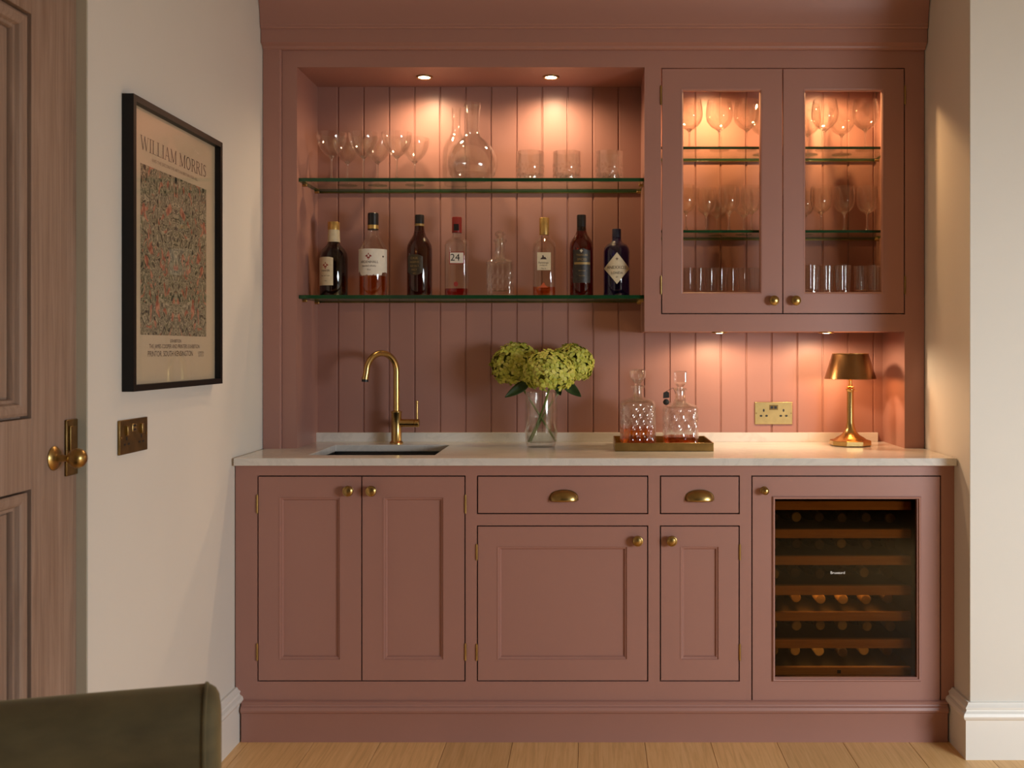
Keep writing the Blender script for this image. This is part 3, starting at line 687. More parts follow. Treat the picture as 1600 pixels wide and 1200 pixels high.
# ------------------------------------------------------------------ brass sockets
def socket(root, T, uc, zc, rot=0):
    """T(u, out, z)"""
    p = MB(T).ring(uc-0.071, uc+0.071, zc-0.0425, zc+0.0425, [(0,0.0005),(0,0.003),(0.002,0.005),(0.0705,0.005)][0:3]+[(0.002,0.005)], close=False)
    m = MB(T); m.box(uc-0.0715, uc+0.0715, 0.0005, 0.0045, zc-0.0425, zc+0.0425); pl = m.build('plate', SOCKB, root, bevel=0.0015)
    for s in (-1, 1):
        for (du, dz, w_, h_) in ((0, 0.0105, 0.0055, 0.0095), (-0.0105, -0.0100, 0.0085, 0.0060), (0.0105, -0.0100, 0.0085, 0.0060)):
            q = MB(T); cu, cz = uc+s*0.0375+du, zc+dz
            q.prism([(cu+w_*0.62*math.cos(a*PI/6), cz+h_*0.62*math.sin(a*PI/6)) for a in range(12)], 0.0044, 0.0052, 'y'); q.build('pin_hole', BLACKP, pl)
        q = MB(T); q.prism([(uc+s*0.066+0.0022*math.cos(a*PI/4), zc+0.0022*math.sin(a*PI/4)) for a in range(8)], 0.0044, 0.0054, 'y'); q.build('screw', BRASSD, pl)
    MB(T).box(uc-0.0165, uc+0.0165, 0.0044, 0.0054, zc+0.0125, zc+0.0315).build('usb_module', BRASSD, root)
    for du in (-0.007, 0.007): MB(T).box(uc+du-0.005, uc+du+0.005, 0.0053, 0.0058, zc+0.017, zc+0.027).build('usb_port', BLACKP, root)
s1 = thing('wall_socket', 'brass double socket plate on the pink boards beside the table lamp', 'socket', (X(1208.5, DB), DB, Z(645.5, DB)))
socket(s1, lambda u, o, z: (u, DB-o, z), X(1208.5, DB), Z(645.5, DB))
s2 = thing('wall_socket', 'aged brass double socket on the white wall below the framed print', 'socket', (WL, 2.638, 1.053))
TS = lambda u, o, z: (WL+o, u, z)
pl = MB(TS).box(2.559, 2.719, 0.0005, 0.007, 1.011, 1.096).build('plate', BRASSD, s2, bevel=0.0015)
for s in (-1, 1):
    u = 2.639+s*0.042
    MB(TS).box(u-0.006, u+0.006, 0.0065, 0.0125, 1.057, 1.081).build('rocker_switch', BRASS, s2, bevel=0.001)
    for (du, z0, z1, w_) in ((0, 1.045, 1.054, 0.003), (-0.011, 1.033, 1.038, 0.005), (0.011, 1.033, 1.038, 0.005)):
        MB(TS).box(u+du-w_, u+du+w_, 0.0068, 0.0074, z0, z1).build('pin_hole', BLACKP, pl)
    q = MB(TS); q.prism([(2.639+s*0.073+0.003*math.cos(a*PI/4), 1.053+0.003*math.sin(a*PI/4)) for a in range(8)], 0.0065, 0.008, 'y'); q.build('screw', BRASSB, pl)
MB(TS).box(2.627, 2.651, 0.0065, 0.0085, 1.064, 1.084).build('usb_module', BRASSB, s2, bevel=0.001)
for dz in (1.069, 1.079): MB(TS).box(2.632, 2.646, 0.0084, 0.0088, dz-0.0025, dz+0.0025).build('usb_port', BLACKP, s2)

# ------------------------------------------------------------------ tap
DT = 3.888; tx = X(619.5, DT); sc = DT/F
tp = thing('mixer_tap', 'brass swan-neck mixer tap with side lever behind the sink', 'tap', (tx, DT, ZC))
MB().lathe([(0,0),(0.0255,0),(0.0255,0.004),(0.022,0.008),(0.0195,0.012),(0.0192,0.113),(0.0205,0.115),(0.0205,0.119),(0.015,0.122),(0,0.122)], (tx, DT, ZC), 32).build('body', BRASSB, tp)
pth = [(tx, DT, ZC+0.118), (tx, DT, Z(600, DT))]; zc_ = Z(580, DT); rr = 0.067; an = math.radians(-132)
for i in range(0, 21):
    a = PI*(i/20); hx = rr-rr*math.cos(a); pth.append((tx+hx*math.cos(an), DT+hx*math.sin(an), zc_+rr*math.sin(a)))
e_ = pth[-1]; pth += [(e_[0]-0.002, e_[1]-0.002, e_[2]-0.012), (e_[0]-0.004, e_[1]-0.004, e_[2]-0.030)]
MB().tube(pth, 0.0115, 20).build('spout', BRASSB, tp)
e_ = pth[-1]; MB().tube([(e_[0]+0.0005, e_[1], e_[2]+0.012), (e_[0], e_[1], e_[2]+0.003)], 0.0128, 20).build('spout_collar', BRASSB, tp)
MB().tube([(e_[0], e_[1], e_[2]+0.004), (e_[0]-0.0006, e_[1], e_[2]-0.006)], 0.0120, 20).build('aerator', BLACKP, tp)
zl = Z(661, DT)
lv = MB().lathe([(0,0.010),(0.0150,0.010),(0.0150,0.066),(0.0135,0.067),(0.0135,0.0685),(0.0155,0.070),(0.0155,0.082),(0.013,0.085),(0,0.086)], (tx, DT, zl), 28, 'x').build('side_valve', BRASSB, tp)
kz = [(0, 0.010), (0.0045, 0.010)]+[(0.0040+0.0005*(i % 2), 0.012+i*0.0025) for i in range(25)]+[(0.0055, 0.078), (0.0045, 0.083), (0, 0.084)]
MB().lathe(kz, (tx+0.0765, DT, zl), 16).build('lever', BRASSB, lv)

# ------------------------------------------------------------------ hydrangeas in a glass vase
DV = 3.76; vx = X(845.5, DV)
vs_ = thing('glass_vase', 'clear glass vase part filled with water, holding green hydrangeas', 'vase', (vx, DV, ZC))
R_ = 0.058
MB().lathe([(0,0),(0.046,0),(0.051,0.004),(0.056,0.02),(R_+0.002,0.06),(R_,0.14),(R_-0.002,0.196),(R_-0.004,0.197),(R_-0.0055,0.19),(R_-0.0035,0.14),(R_-0.002,0.06),(0.051,0.026),(0.044,0.016),(0,0.015)], (vx, DV, ZC), 40).build('glass_body', VASEG, vs_)
ZW = Z(651, DV)
MB().lathe([(0,0.0165),(0.043,0.0165),(0.0505,0.027),(R_-0.003,0.06),(R_-0.003,ZW-ZC),(0,ZW-ZC)], (vx, DV, ZC), 40).build('water', WATER, vs_)
def hydrangea(label, c, rad, foot, bend, leaves, nf=250, sq=0.9):
    t = thing('hydrangea', label, 'flower', (foot[0], foot[1], foot[2]), 'green hydrangeas in the vase')
    rnd = random.Random(label)
    m = MB(); c = Vector(c)
    core = MB()
    for i in range(nf):     # florets of four cupped petals over a dome
        zz = 1-2*(i+0.5)/nf; ph = i*2.39996; rxy = math.sqrt(1-zz*zz)
        nrm = Vector((rxy*math.cos(ph), rxy*math.sin(ph), zz))
        if nrm.z < -0.72: continue
        nrm = (nrm+Vector((rnd.uniform(-.18,.18), rnd.uniform(-.18,.18), rnd.uniform(-.18,.18)))).normalized()
        rr = rad*rnd.uniform(0.90, 1.04)
        p = c+Vector((nrm.x*rr, nrm.y*rr, nrm.z*rr*sq))
        a = nrm.orthogonal().normalized(); b = nrm.cross(a); tw = rnd.uniform(0, PI/2); s_ = rnd.uniform(0.0140, 0.0190)
        tilt = (nrm+Vector((rnd.uniform(-.4,.4), rnd.uniform(-.4,.4), rnd.uniform(-.4,.4)))*0.6).normalized()
        a = (a-tilt*a.dot(tilt)).normalized(); b = tilt.cross(a)
        for q in range(4):
            g = tw+q*PI/2; d = a*math.cos(g)+b*math.sin(g); e = tilt.cross(d)
            lift = rnd.uniform(-0.1, 0.35)*s_
            P = [p-tilt*0.002, p+d*s_*0.5-e*s_*0.42+tilt*0.0015, p+d*s_*0.98-e*s_*0.30+tilt*lift, p+d*s_*1.12+tilt*(lift-0.0015), p+d*s_*0.98+e*s_*0.30+tilt*lift, p+d*s_*0.5+e*s_*0.42+tilt*0.0015, p+d*s_*0.6+tilt*(0.003+lift*0.4)]
            m._add([tuple(v) for v in P], [(0,1,6),(1,2,6),(2,3,6),(3,4,6),(4,5,6),(5,0,6)])
    m.build('flower_head', PETAL, t, recalc=False, smooth=50)
    core.lathe([(0,-0.62*rad)]+[(rad*0.80*math.cos(a), rad*0.80*sq*math.sin(a)) for a in [x_*PI/10-0.7 for x_ in range(8)]]+[(0, rad*0.80*sq)], tuple(c), 16).build('bloom_core', PETALD, t)
    f_ = Vector(foot); b_ = Vector(bend); pts = []
    for i in range(13):
        s_ = i/12; pts.append(tuple((1-s_)**2*f_+2*s_*(1-s_)*b_+s_*s_*(c-Vector((0,0,rad*0.55)))))
    MB().tube(pts, 0.0038, 8).build('stem', STEMM, t)
    for (l0, l1, wd_, up) in leaves:
        A, B_ = Vector(l0), Vector(l1); ax = B_-A; ln = ax.length; ax.normalize(); side = ax.cross(Vector(up)).normalized(); nn = side.cross(ax)
        def fn(u, v):
            prof = math.sin(PI*min(1, u*0.97+0.02))**0.75*(1-0.35*u); s_ = (v-0.5)*2
            return tuple(A+ax*ln*u+side*(wd_*prof*s_*(1+0.03*math.sin(u*40)))+nn*(-0.010*math.sin(PI*u)+0.010*abs(s_)*prof))
        MB().grid(14, 6, fn).build('leaf', LEAFM, t, solid=0.0006, recalc=False, smooth=70)
    return t
def at(px, py, D): return (X(px, D), D, Z(py, D))
hydrangea('green hydrangea head over the tap side of the vase', at(807, 571, 3.83), 0.089, at(868, 689, 3.78), at(838, 640, 3.77), [(at(832, 592, 3.78), at(789, 621, 3.74), 0.024, (0,-1,0.5)), (at(824, 588, 3.80), at(800, 578, 3.75), 0.020, (0,-1,0.6))])
hydrangea('largest green hydrangea head drooping in front over the vase rim', at(859, 581, 3.68), 0.090, at(826, 690, 3.74), at(851, 640, 3.72), [], sq=0.80)
hydrangea('smaller green hydrangea head nearest the decanters', at(893, 569, 3.84), 0.078, at(829, 690, 3.79), at(850, 640, 3.79), [(at(876, 592, 3.82), at(908, 620, 3.80), 0.024, (0,-1,0.4)), (at(868, 596, 3.80), at(876, 618, 3.76), 0.016, (0,-1,0.4))])

# ------------------------------------------------------------------ tray and crystal decanters
tx0, tx1, ty0, ty1, tz = 0.079, 0.4175, 3.592, 3.885, 0.029
tr = thing('serving_tray', 'rectangular aged brass tray carrying two crystal decanters', 'tray', ((tx0+tx1)/2, (ty0+ty1)/2, ZC))
MB().box(tx0+0.004, tx1-0.004, ty0+0.004, ty1-0.004, ZC, ZC+0.004).build('tray_floor', BRASS, tr)
m = MB()
m.box(tx0, tx1, ty0, ty0+0.004, ZC, ZC+tz); m.box(tx0, tx1, ty1-0.004, ty1, ZC, ZC+tz); m.box(tx0, tx0+0.004, ty0+0.004, ty1-0.004, ZC, ZC+tz); m.box(tx1-0.004, tx1, ty0+0.004, ty1-0.004, ZC, ZC+tz)
m.build('rim', BRASS, tr, bevel=0.001)
def sq(th, p): return 1.0/((abs(math.cos(th))**p+abs(math.sin(th))**p)**(1.0/p))
ZTF = ZC+0.0042
def cut(th, h, n=16, k=72, amp=0.040, z0=0.02, z1=0.15):
    if h < z0 or h > z1: return 1.0
    return 1+amp*(abs(math.sin(n/2*th+k*h))+abs(math.sin(n/2*th-k*h))-1.2)
def steps(a, b, n): return [a+(b-a)*i/n for i in range(n+1)]
da = thing('decanter', 'cut crystal decanter a third full of amber spirit with round stopper', 'decanter', (X(996.5, 3.75), 3.75, ZTF))
rb = 0.0625; p0 = da.location
pr = [(0,0),(rb*0.95,0),(rb,0.004)]+[(rb, h) for h in steps(0.008, 0.150, 64)]+[(rb*0.99,0.156),(rb*0.92,0.163),(rb*0.75,0.168),(rb*0.5,0.171),(0.021,0.175),(0.0185,0.182),(0.0185,0.205),(0.019,0.207),(0.027,0.209),(0.028,0.213),(0.026,0.216),(0.014,0.216),(0.0135,0.18),(0.016,0.171),(rb*0.7,0.163),(rb*0.90,0.156),(rb*0.97,0.145),(rb*0.97,0.014),(0,0.012)]
def mda(th, h):
    t = max(0, min(1, (0.168-h)/0.02)); return (t*sq(th, 5)+(1-t))*cut(th, h)*0.985
MB().lathe(pr, tuple(p0), 168, mod=mda).build('glass_body', CUTG, da, smooth=25)
zl_ = Z(668, 3.74)-ZTF
MB().lathe([(0,0.0125),(rb*0.955,0.0145),(rb*0.955,zl_),(0,zl_)], tuple(p0), 64, mod=lambda th, h: sq(th, 5)*0.985).build('spirit', WHISKY, da)
MB().lathe([(0,0.190),(0.011,0.190),(0.0125,0.212),(0.011,0.219),(0.0115,0.224),(0.018,0.232),(0.0265,0.246),(0.028,0.258),(0.0265,0.268),(0.020,0.274),(0,0.276)], tuple(p0), 24, mod=lambda th, h: 1+0.03*math.cos(12*th) if h > 0.224 else 1).build('stopper', GLASSS, da, smooth=15)
db = thing('decanter', 'square-shouldered crystal decanter with a little amber left and a dark tag', 'decanter', (X(1063, 3.77), 3.77, ZTF))
p1 = db.location; rb2 = 0.063
pr = [(0,0),(rb2*0.96,0),(rb2,0.004)]+[(rb2, h) for h in steps(0.008, 0.136, 56)]+[(rb2*0.97,0.143),(rb2*0.6,0.153),(0.024,0.159),(0.0205,0.170),(0.0205,0.196),(0.025,0.200),(0.024,0.206),(0.0145,0.206),(0.014,0.165),(rb2*0.55,0.146),(rb2*0.95,0.136),(rb2*0.97,0.014),(0,0.012)]
def mdb(th, h):
    t = max(0, min(1, (0.158-h)/0.02)); return (t*sq(th, 7)+(1-t))*cut(th, h, 12, 48, 0.040, 0.01, 0.13)*0.965
MB().lathe(pr, tuple(p1), 160, mod=lambda th, h: mdb(th, h)).build('glass_body', CUTG, db, smooth=25)
MB().lathe([(0,0.0125),(rb2*0.955,0.0145),(rb2*0.955,Z(682, 3.75)-ZTF),(0,Z(682, 3.75)-ZTF)], tuple(p1), 64, mod=lambda th, h: sq(th, 7)*0.965).build('spirit', WHISKYD, db)
MB().lathe([(0,0.185),(0.0115,0.185),(0.013,0.205),(0.012,0.212),(0.022,0.222),(0.0245,0.228),(0.0245,0.262),(0.021,0.268),(0,0.268)], tuple(p1), 48, mod=lambda th, h: sq(th, 6)*0.95 if h > 0.214 else 1).build('stopper', GLASSS, db, smooth=20)
tg = MB(); q0 = at(1040.5, 617, 3.70); q1 = at(1041, 628, 3.70)
tg.prism([(q0[0]-0.010, q0[2]-0.012), (q0[0]+0.012, q0[2]-0.010), (q0[0]+0.011, q0[2]+0.009), (q0[0]+0.002, q0[2]+0.013), (q0[0]-0.009, q0[2]+0.008)], 3.698, 3.702, 'y')
tg.lathe([(0,-0.012),(0.008,-0.008),(0.011,0.0),(0.007,0.008),(0,0.011)], q1, 12, scale=(1.1, 0.5))
tgo = tg.build('neck_tag', plain('black_tag', (0.014, 0.011, 0.009), 0.6), db); tgo['label'] = 'small dark tag hanging at the neck'
MB().tube([(p1[0]-0.018, p1[1]-0.008, ZTF+0.188), (X(1052, 3.72), 3.72, Z(606, 3.72)), (q0[0], 3.70, q0[2]+0.012)], 0.0009, 6).build('tag_cord', BLACKP, db)

# ------------------------------------------------------------------ table lamp
DLM = 3.81; lx = X(1328.5, DLM)
lp = thing('table_lamp', 'lit brass candlestick table lamp with a dark bronze metal shade', 'lamp', (lx, DLM, ZC))
oc = lambda th, h: (1.0 if h > 0.021 else 1/math.cos(((th+PI/8) % (PI/4))-PI/8)*0.985)
MB().lathe([(0,0),(0.066,0),(0.070,0.003),(0.070,0.018),(0.067,0.0205),(0.058,0.023),(0.050,0.029),(0.034,0.038),(0.023,0.050),(0.0165,0.066),(0.0140,0.080),(0,0.080)], (lx, DLM, ZC), 64, mod=oc).build('base', BRASSB, lp, smooth=28)
MB().lathe([(0.0140,0.078),(0.0128,0.085),(0.0122,0.19),(0.0126,0.196),(0.0135,0.200),(0.0165,0.203),(0.0165,0.206),(0.010,0.208),(0.0145,0.212),(0.0145,0.2135),(0.008,0.216),(0.0065,0.226),(0.0065,0.255),(0,0.255)], (lx, DLM, ZC), 32).build('column', BRASSB, lp)
zs0, zs1 = Z(592, DLM), Z(553, DLM)
MB().lathe([(0.0915,zs0),(0.0925,zs0+0.001),(0.065,zs1),(0.0635,zs1-0.0005),(0.0915,zs0)], (lx, DLM, 0), 64).build('lamp_shade', BRONZE, lp)
MB().lathe([(0.064,zs1-0.001),(0.066,zs1),(0.0662,zs1+0.002),(0.0635,zs1+0.002)], (lx, DLM, 0), 64).build('shade_rim', BRASSB, lp)
m = MB()
for a in range(3): m.tube([(lx, DLM, zs1-0.016), (lx+0.064*math.cos(a*2.094+0.4), DLM+0.064*math.sin(a*2.094+0.4), zs1-0.006)], 0.0012, 6)
m.lathe([(0,-0.024),(0.008,-0.022),(0.008,-0.010),(0,-0.008)], (lx, DLM, zs1), 12); m.build('shade_carrier', BRASS, lp)
MB().lathe([(0,0.255),(0.006,0.256),(0.012,0.268),(0.014,0.280),(0.010,0.292),(0,0.297)], (lx, DLM, ZC), 16).build('bulb', BULB, lp)
MB().tube([(lx+0.012, DLM-0.004, ZC+0.203), (lx+0.020, DLM-0.006, ZC+0.196), (lx+0.024, DLM-0.006, ZC+0.200)], 0.0011, 6).build('switch', BRASS, lp)
light('POINT', 'lamp_bulb_light', (0, 0, 0.236), E_LAMP, (1.0, 0.42, 0.14), parent=lp, shadow_soft_size=0.02).location.z = (zs0-ZC)+0.006

# ------------------------------------------------------------------ glassware
def shell(outer, t=0.0011, z_in=0.004):
    """closed double-walled profile from an outer bowl profile"""
    inn = [(max(r-t, 0.0), z) for (r, z) in outer][::-1]
    return outer+inn
def stemware(name, cat, foot_r, stem_h, bowl, h0=0.0, solid=0.0065, stem_r=0.0032, seg=36):
    """bowl: [(r, z)] measured from the top of the stem"""
    t = thing(name, name, cat)
    MB().lathe([(0,0),(foot_r,0),(foot_r,0.0015),(foot_r*0.6,0.003),(0.008,0.006),(stem_r+0.0008,0.014),(stem_r,0.022),(stem_r,stem_h-0.012),(stem_r+0.001,stem_h-0.005),(0.0055,stem_h-0.0005),(0.0105,stem_h+0.0036),(0.009,stem_h+0.0085),(0.004,stem_h+0.010),(0,stem_h+0.0095)], seg=20).build('stem', GLASSS, t)
    out = [(0.0045, stem_h)]+[(r, z+stem_h) for r, z in bowl]
    inn = [(r-0.0012, z+stem_h) for r, z in bowl[::-1]]+[(0.0, stem_h+solid)]
    inn = [(r, max(z, stem_h+solid)) for r, z in inn]
    MB().lathe([(0, stem_h)]+out+inn, seg=seg).build('bowl', GLASSW, t)
    return t
zA = ash[0]+0.0005
coupe = stemware('coupe_glass', 'glass', 0.036, 0.082, [(0.012,0.004),(0.026,0.016),(0.040,0.033),(0.050,0.055),(0.0545,0.078),(0.0555,0.090)])
cps = [(518, 3.79, 'clear coupe glass, the frontmost at the alcove side wall'), (543, 3.90, 'clear coupe glass standing behind the frontmost pair at the alcove side'), (568, 3.79, 'clear coupe glass in front, second along from the alcove side wall'),
       (590, 3.90, 'clear coupe glass at the back between second and third front coupes'), (620, 3.79, 'clear coupe glass in front, third from the alcove side wall'), (648, 3.89, 'clear coupe glass at the back nearest the round carafe')]
for p, D, nm in cps: place(coupe, (X(p, D), D, zA), nm, 'coupe glasses on the upper glass shelf')

cf = thing('carafe', 'x', 'carafe')
def caraf(root):
    ro = [(0,0),(0.055,0),(0.066,0.004),(0.082,0.022),(0.092,0.050),(0.090,0.082),(0.076,0.115),(0.054,0.140),(0.034,0.157),(0.027,0.172),(0.0255,0.20),(0.027,0.24),(0.0305,0.268),(0.0315,0.279)]
    ri = [(r-0.0022, z) for r, z in ro[::-1] if z > 0.01]
    MB().lathe(ro+ri+[(0.055,0.012),(0,0.011)], seg=48).build('glass_body', GLASSW, root)
    MB().lathe([(0.0285,0.262),(0.0325,0.264),(0.033,0.268),(0.0315,0.270)]+[(0.0285,0.262)], seg=32).build('lip_ring', GLASSW, root)
caraf(cf)
place(cf, (X(738, 3.785), 3.785, zA), 'round clear glass carafe with a wide neck, in front on the upper shelf', 'round carafes on the upper glass shelf')
cf2 = thing('carafe', 'slimmer clear glass carafe half hidden behind the round carafe', 'carafe', (X(713, 3.918), 3.918, zA), 'round carafes on the upper glass shelf')
ro = [(0,0),(0.036,0),(0.044,0.004),(0.052,0.03),(0.053,0.10),(0.050,0.140),(0.040,0.165),(0.026,0.185),(0.018,0.20),(0.0165,0.24),(0.0195,0.292)]
MB().lathe(ro+[(r-0.002, z) for r, z in ro[::-1] if z > 0.01]+[(0.036,0.012),(0,0.011)], seg=40).build('glass_body', GLASSW, cf2, local=True)

tm = thing('tumbler', 'x', 'tumbler')
rt = 0.0500
MB().lathe([(0,0),(rt*0.90,0),(rt*0.96,0.004)]+[(rt*(0.97+0.03*i/20), 0.006+0.056*i/20) for i in range(21)]+[(rt,0.068),(rt,0.104),(rt-0.0025,0.1045),(rt-0.003,0.068),(rt-0.005,0.024),(rt-0.010,0.018),(0,0.017)], seg=72, mod=lambda th, h: cut(th, h, 16, 90, 0.045, 0.005, 0.064)).build('glass_body', CUTG, tm, smooth=25)
for p, D, nm in [(828.5, 3.79, 'cut crystal tumbler on the upper shelf, closest to the carafe'), (885.5, 3.79, 'cut crystal tumbler in the middle of three on the upper shelf'), (952, 3.79, 'cut crystal tumbler on the upper shelf beside the cabinet')]:
    place(tm, (X(p, D), D, zA), nm, 'crystal tumblers on the upper glass shelf')

big = stemware('wine_glass', 'glass', 0.037, 0.070, [(0.012,0.004),(0.030,0.016),(0.044,0.034),(0.0495,0.056),(0.048,0.082),(0.043,0.112)])
zc1, zc2 = cs[0]+0.0005, cs[1]+0.0005
for p, D, nm in [(1077, 3.82, 'large balloon wine glass behind the first pane, at its hinge side'), (1124, 3.82, 'large balloon wine glass in the middle of the first pane'), (1167, 3.82, 'large balloon wine glass behind the first pane, at its knob side'), (1191, 3.91, 'large balloon wine glass at the back, mostly behind the first door stile'),
                 (1262, 3.91, 'large balloon wine glass at the back, cut off by the second door stile'), (1289, 3.82, 'large balloon wine glass in front behind the second pane, under the spotlight'), (1315, 3.91, 'large balloon wine glass at the back in the middle of the second pane'), (1352, 3.82, 'large balloon wine glass behind the second pane, beside the cabinet side')]:
    place(big, (X(p, D), D, zc1), nm, 'large wine glasses on the top cabinet shelf')
small = stemware('wine_goblet', 'glass', 0.032, 0.066, [(0.010,0.003),(0.024,0.012),(0.034,0.026),(0.0385,0.046),(0.0385,0.074),(0.036,0.100)])
for p, D, nm in [(1072, 3.80, 'small wine goblet at the hinge side of the first pane, middle shelf'), (1103, 3.855, 'small wine goblet second along in the first pane, middle shelf'), (1120, 3.935, 'small wine goblet at the back behind the second of the first pane'), (1139, 3.81, 'small wine goblet in front right of centre in the first pane, middle shelf'),
                 (1162, 3.91, 'small wine goblet at the back near the knob stile of the first pane'), (1174, 3.81, 'small wine goblet in front at the knob side of the first pane'),
                 (1257, 3.90, 'small wine goblet cut off by the knob stile of the second pane'), (1283, 3.82, 'small wine goblet in front nearest the knob stile of the second pane'), (1319, 3.82, 'small wine goblet in the middle of the second pane, middle shelf'), (1355, 3.82, 'small wine goblet beside the cabinet side in the second pane, middle shelf')]:
    place(small, (X(p, D), D, zc2), nm, 'small wine goblets on the middle cabinet shelf')
hb = thing('highball_glass', 'x', 'glass')
MB().lathe([(0,0),(0.0185,0),(0.0195,0.003),(0.0215,0.095),(0.0203,0.0953),(0.0182,0.012),(0,0.010)], seg=28).build('glass_body', GLASSW, hb)
ordw = ['first', 'second', 'third', 'fourth', 'fifth', 'sixth', 'seventh']
for i, p in enumerate([1075.5, 1092, 1109, 1125, 1142.5, 1161, 1179]):
    place(hb, (X(p, 3.80), 3.80, ZIF+0.0005), 'slim plain highball glass on the cabinet floor, %s from the hinge side' % ordw[i], 'highball glasses on the cabinet floor')
hb2 = thing('ribbed_glass', 'x', 'glass')
MB().lathe([(0,0),(0.0235,0),(0.0245,0.003)]+[(0.0245+0.004*i/12, 0.004+0.1*i/12) for i in range(13)]+[(0.0275,0.1045),(0.024,0.016),(0,0.013)], seg=60, mod=lambda th, h: 1+0.03*math.cos(20*th) if 0.004 < h < 0.1043 else 1).build('glass_body', CUTG, hb2, smooth=30)
for i, p in enumerate([1268, 1292, 1317, 1346, 1369]):
    place(hb2, (X(p, 3.80 if i % 2 == 0 else 3.83), 3.80 if i % 2 == 0 else 3.83, ZIF+0.0005), 'ribbed crystal highball on the cabinet floor, %s from the knob stile of the second pane' % ordw[i], 'ribbed glasses on the cabinet floor')

# ------------------------------------------------------------------ spirit bottles on the lower glass shelf
DBt = 3.83; sB = DBt/F; zB = ash[1]+0.0005; yB = VY-(zB-HC)/sB
def ph(y): return (yB-y)*sB
def prof_px(pts): return [(r*sB, ph(y)) for r, y in pts]
def cyl_map(c, R, ang=0): return lambda a, b: (c[0]+R*math.sin(a/R+ang), c[1]-R*math.cos(a/R+ang), c[2]+b)
def label_patch(root, c, R, a0, a1, z0, z1, m, name='label', shape=None, n=24):
    """paper label wrapped on a cylinder of radius R between angles a0..a1"""
    q = MB()
    def fn(u, v):
        a = a0+(a1-a0)*u; lo, hi = (z0, z1) if shape is None else shape(u)
        return (c[0]+R*math.sin(a), c[1]-R*math.cos(a), c[2]+lo+(hi-lo)*v)
    q.grid(n, 4, fn); return q.build(name, m, root, recalc=False, smooth=60)
def bottle(label, px, body, glass, cap, capm, neck=None, neckm=None, liq=None, liqm=None, wall=0.004, mod=None, seg=40, name='spirit_bottle'):
    t = thing(name, label, 'bottle', (X(px, DBt), DBt, zB), 'spirit bottles on the lower glass shelf'); c = tuple(t.location)
    o = prof_px(body); full = [(0, 0)]+o+[(0, o[-1][1])]
    MB().lathe(full, c, seg, mod=mod).build('glass_body', glass, t)
    if neck: MB().lathe([(0, ph(neck[0][1]))]+prof_px(neck)+[(0, ph(neck[-1][1]))], c, 28).build('neck_foil', neckm, t)
    MB().lathe([(0, ph(cap[0][1]))]+prof_px(cap)+[(0, ph(cap[-1][1]))], c, 28).build('cap', capm, t)
    if liq:
        l = prof_px(liq); MB().lathe([(0, l[0][1])]+l+[(0, l[-1][1])], c, seg, mod=mod).build('spirit', liqm, t)
    return t, c
def lines(root, c, R, ang, specs, m, name='lettering'):
    q = MB()
    for (s, size, z) in specs: text_on(q, s, size, lambda a, b: cyl_map((c[0], c[1], c[2]+z), R, ang)(a, b), 1.0)
    return q.build(name, m, root, recalc=False, smooth=0)
def crest(root, c, R, ang, z, s, m):
    q = MB(); f_ = cyl_map((c[0], c[1], c[2]+z), R, ang)
    for (x0, x1, y0, y1) in [(-.5,.5,-.15,.35), (-.35,.35,-.5,-.15), (-.12,.12,.35,.75), (-.75,-.5,-.1,.2), (.5,.75,-.1,.2), (-.2,.2,-.8,-.6)]:
        q._add([f_(x0*s,y0*s), f_(x1*s,y0*s), f_(x1*s,y1*s), f_(x0*s,y1*s)], [(0,1,2,3)])
    return q.build('crest', m, root, recalc=False, smooth=0)
# 1 dark bottle, cream foil
b1, c1_ = bottle('stout dark brown bottle with cream neck foil and cream label', 521.5, [(20.5,463.4),(21.5,461),(21.5,404),(20.5,397),(17,390),(11.5,384),(9.2,380),(8.4,374),(7.4,352)], BROWNG, [(9.2,359.5),(9.2,348),(8.6,347)], GOLDCAP, [(9.8,378.5),(9.4,372),(8.9,358.5)], CREAMN)
Rr = 21.5*sB+0.0006
label_patch(b1, c1_, Rr, -1.25, 0.20, ph(447), ph(403), CREAM, shape=lambda u: (ph(447), ph(403)-(0.004*(abs(u-0.5)*2)**4)))
crest(b1, c1_, Rr+0.0004, 0.02-0.40, ph(416), 0.015, INKR); lines(b1, c1_, Rr+0.0004, -0.40, [('PARKER', 0.0105, ph(424.5)), ('fine old rum', 0.0075, ph(432)), ('1 litre', 0.006, ph(440))], INK)
# 2 amber bottle
b2, c2_ = bottle('tall part-empty whisky bottle with black cap and torn-edged white label', 583, [(21,463.4),(22,461),(22,396),(21,388),(17,380),(12,373),(9,366),(8.2,358),(7.6,345)], BOTC, [(8.4,359.5),(8.4,334),(7.6,333)], BLACKCAP, None, None, [(20.6,461.5),(20.6,432)], WHISKYD)
Rr = 22*sB+0.0006
rj = random.Random(3); jag = [rj.uniform(-1.5, 1.5) for _ in range(40)]
label_patch(b2, c2_, Rr, -1.45, 1.45, 0, 0, WHITEP, shape=lambda u: (ph((431 if 0.22 < u < 0.80 else 426)+jag[int(u*36)]), ph(390.5)), n=36)
crest(b2, c2_, Rr+0.0004, -0.12, ph(402), 0.015, INKR); crest(b2, c2_, Rr+0.0004, 0.95, ph(402), 0.006, INK)
lines(b2, c2_, Rr+0.0004, -0.10, [('ARDENHALL', 0.0125, ph(411)), ('blended whisky', 0.0085, ph(417)), ('70 cl', 0.007, ph(423))], INK)
MB().lathe([(8.5*sB, ph(358)), (8.6*sB, ph(358)), (8.6*sB, ph(352)), (8.5*sB, ph(352))], c2_, 28).build('neck_band', GOLDCAP, b2)
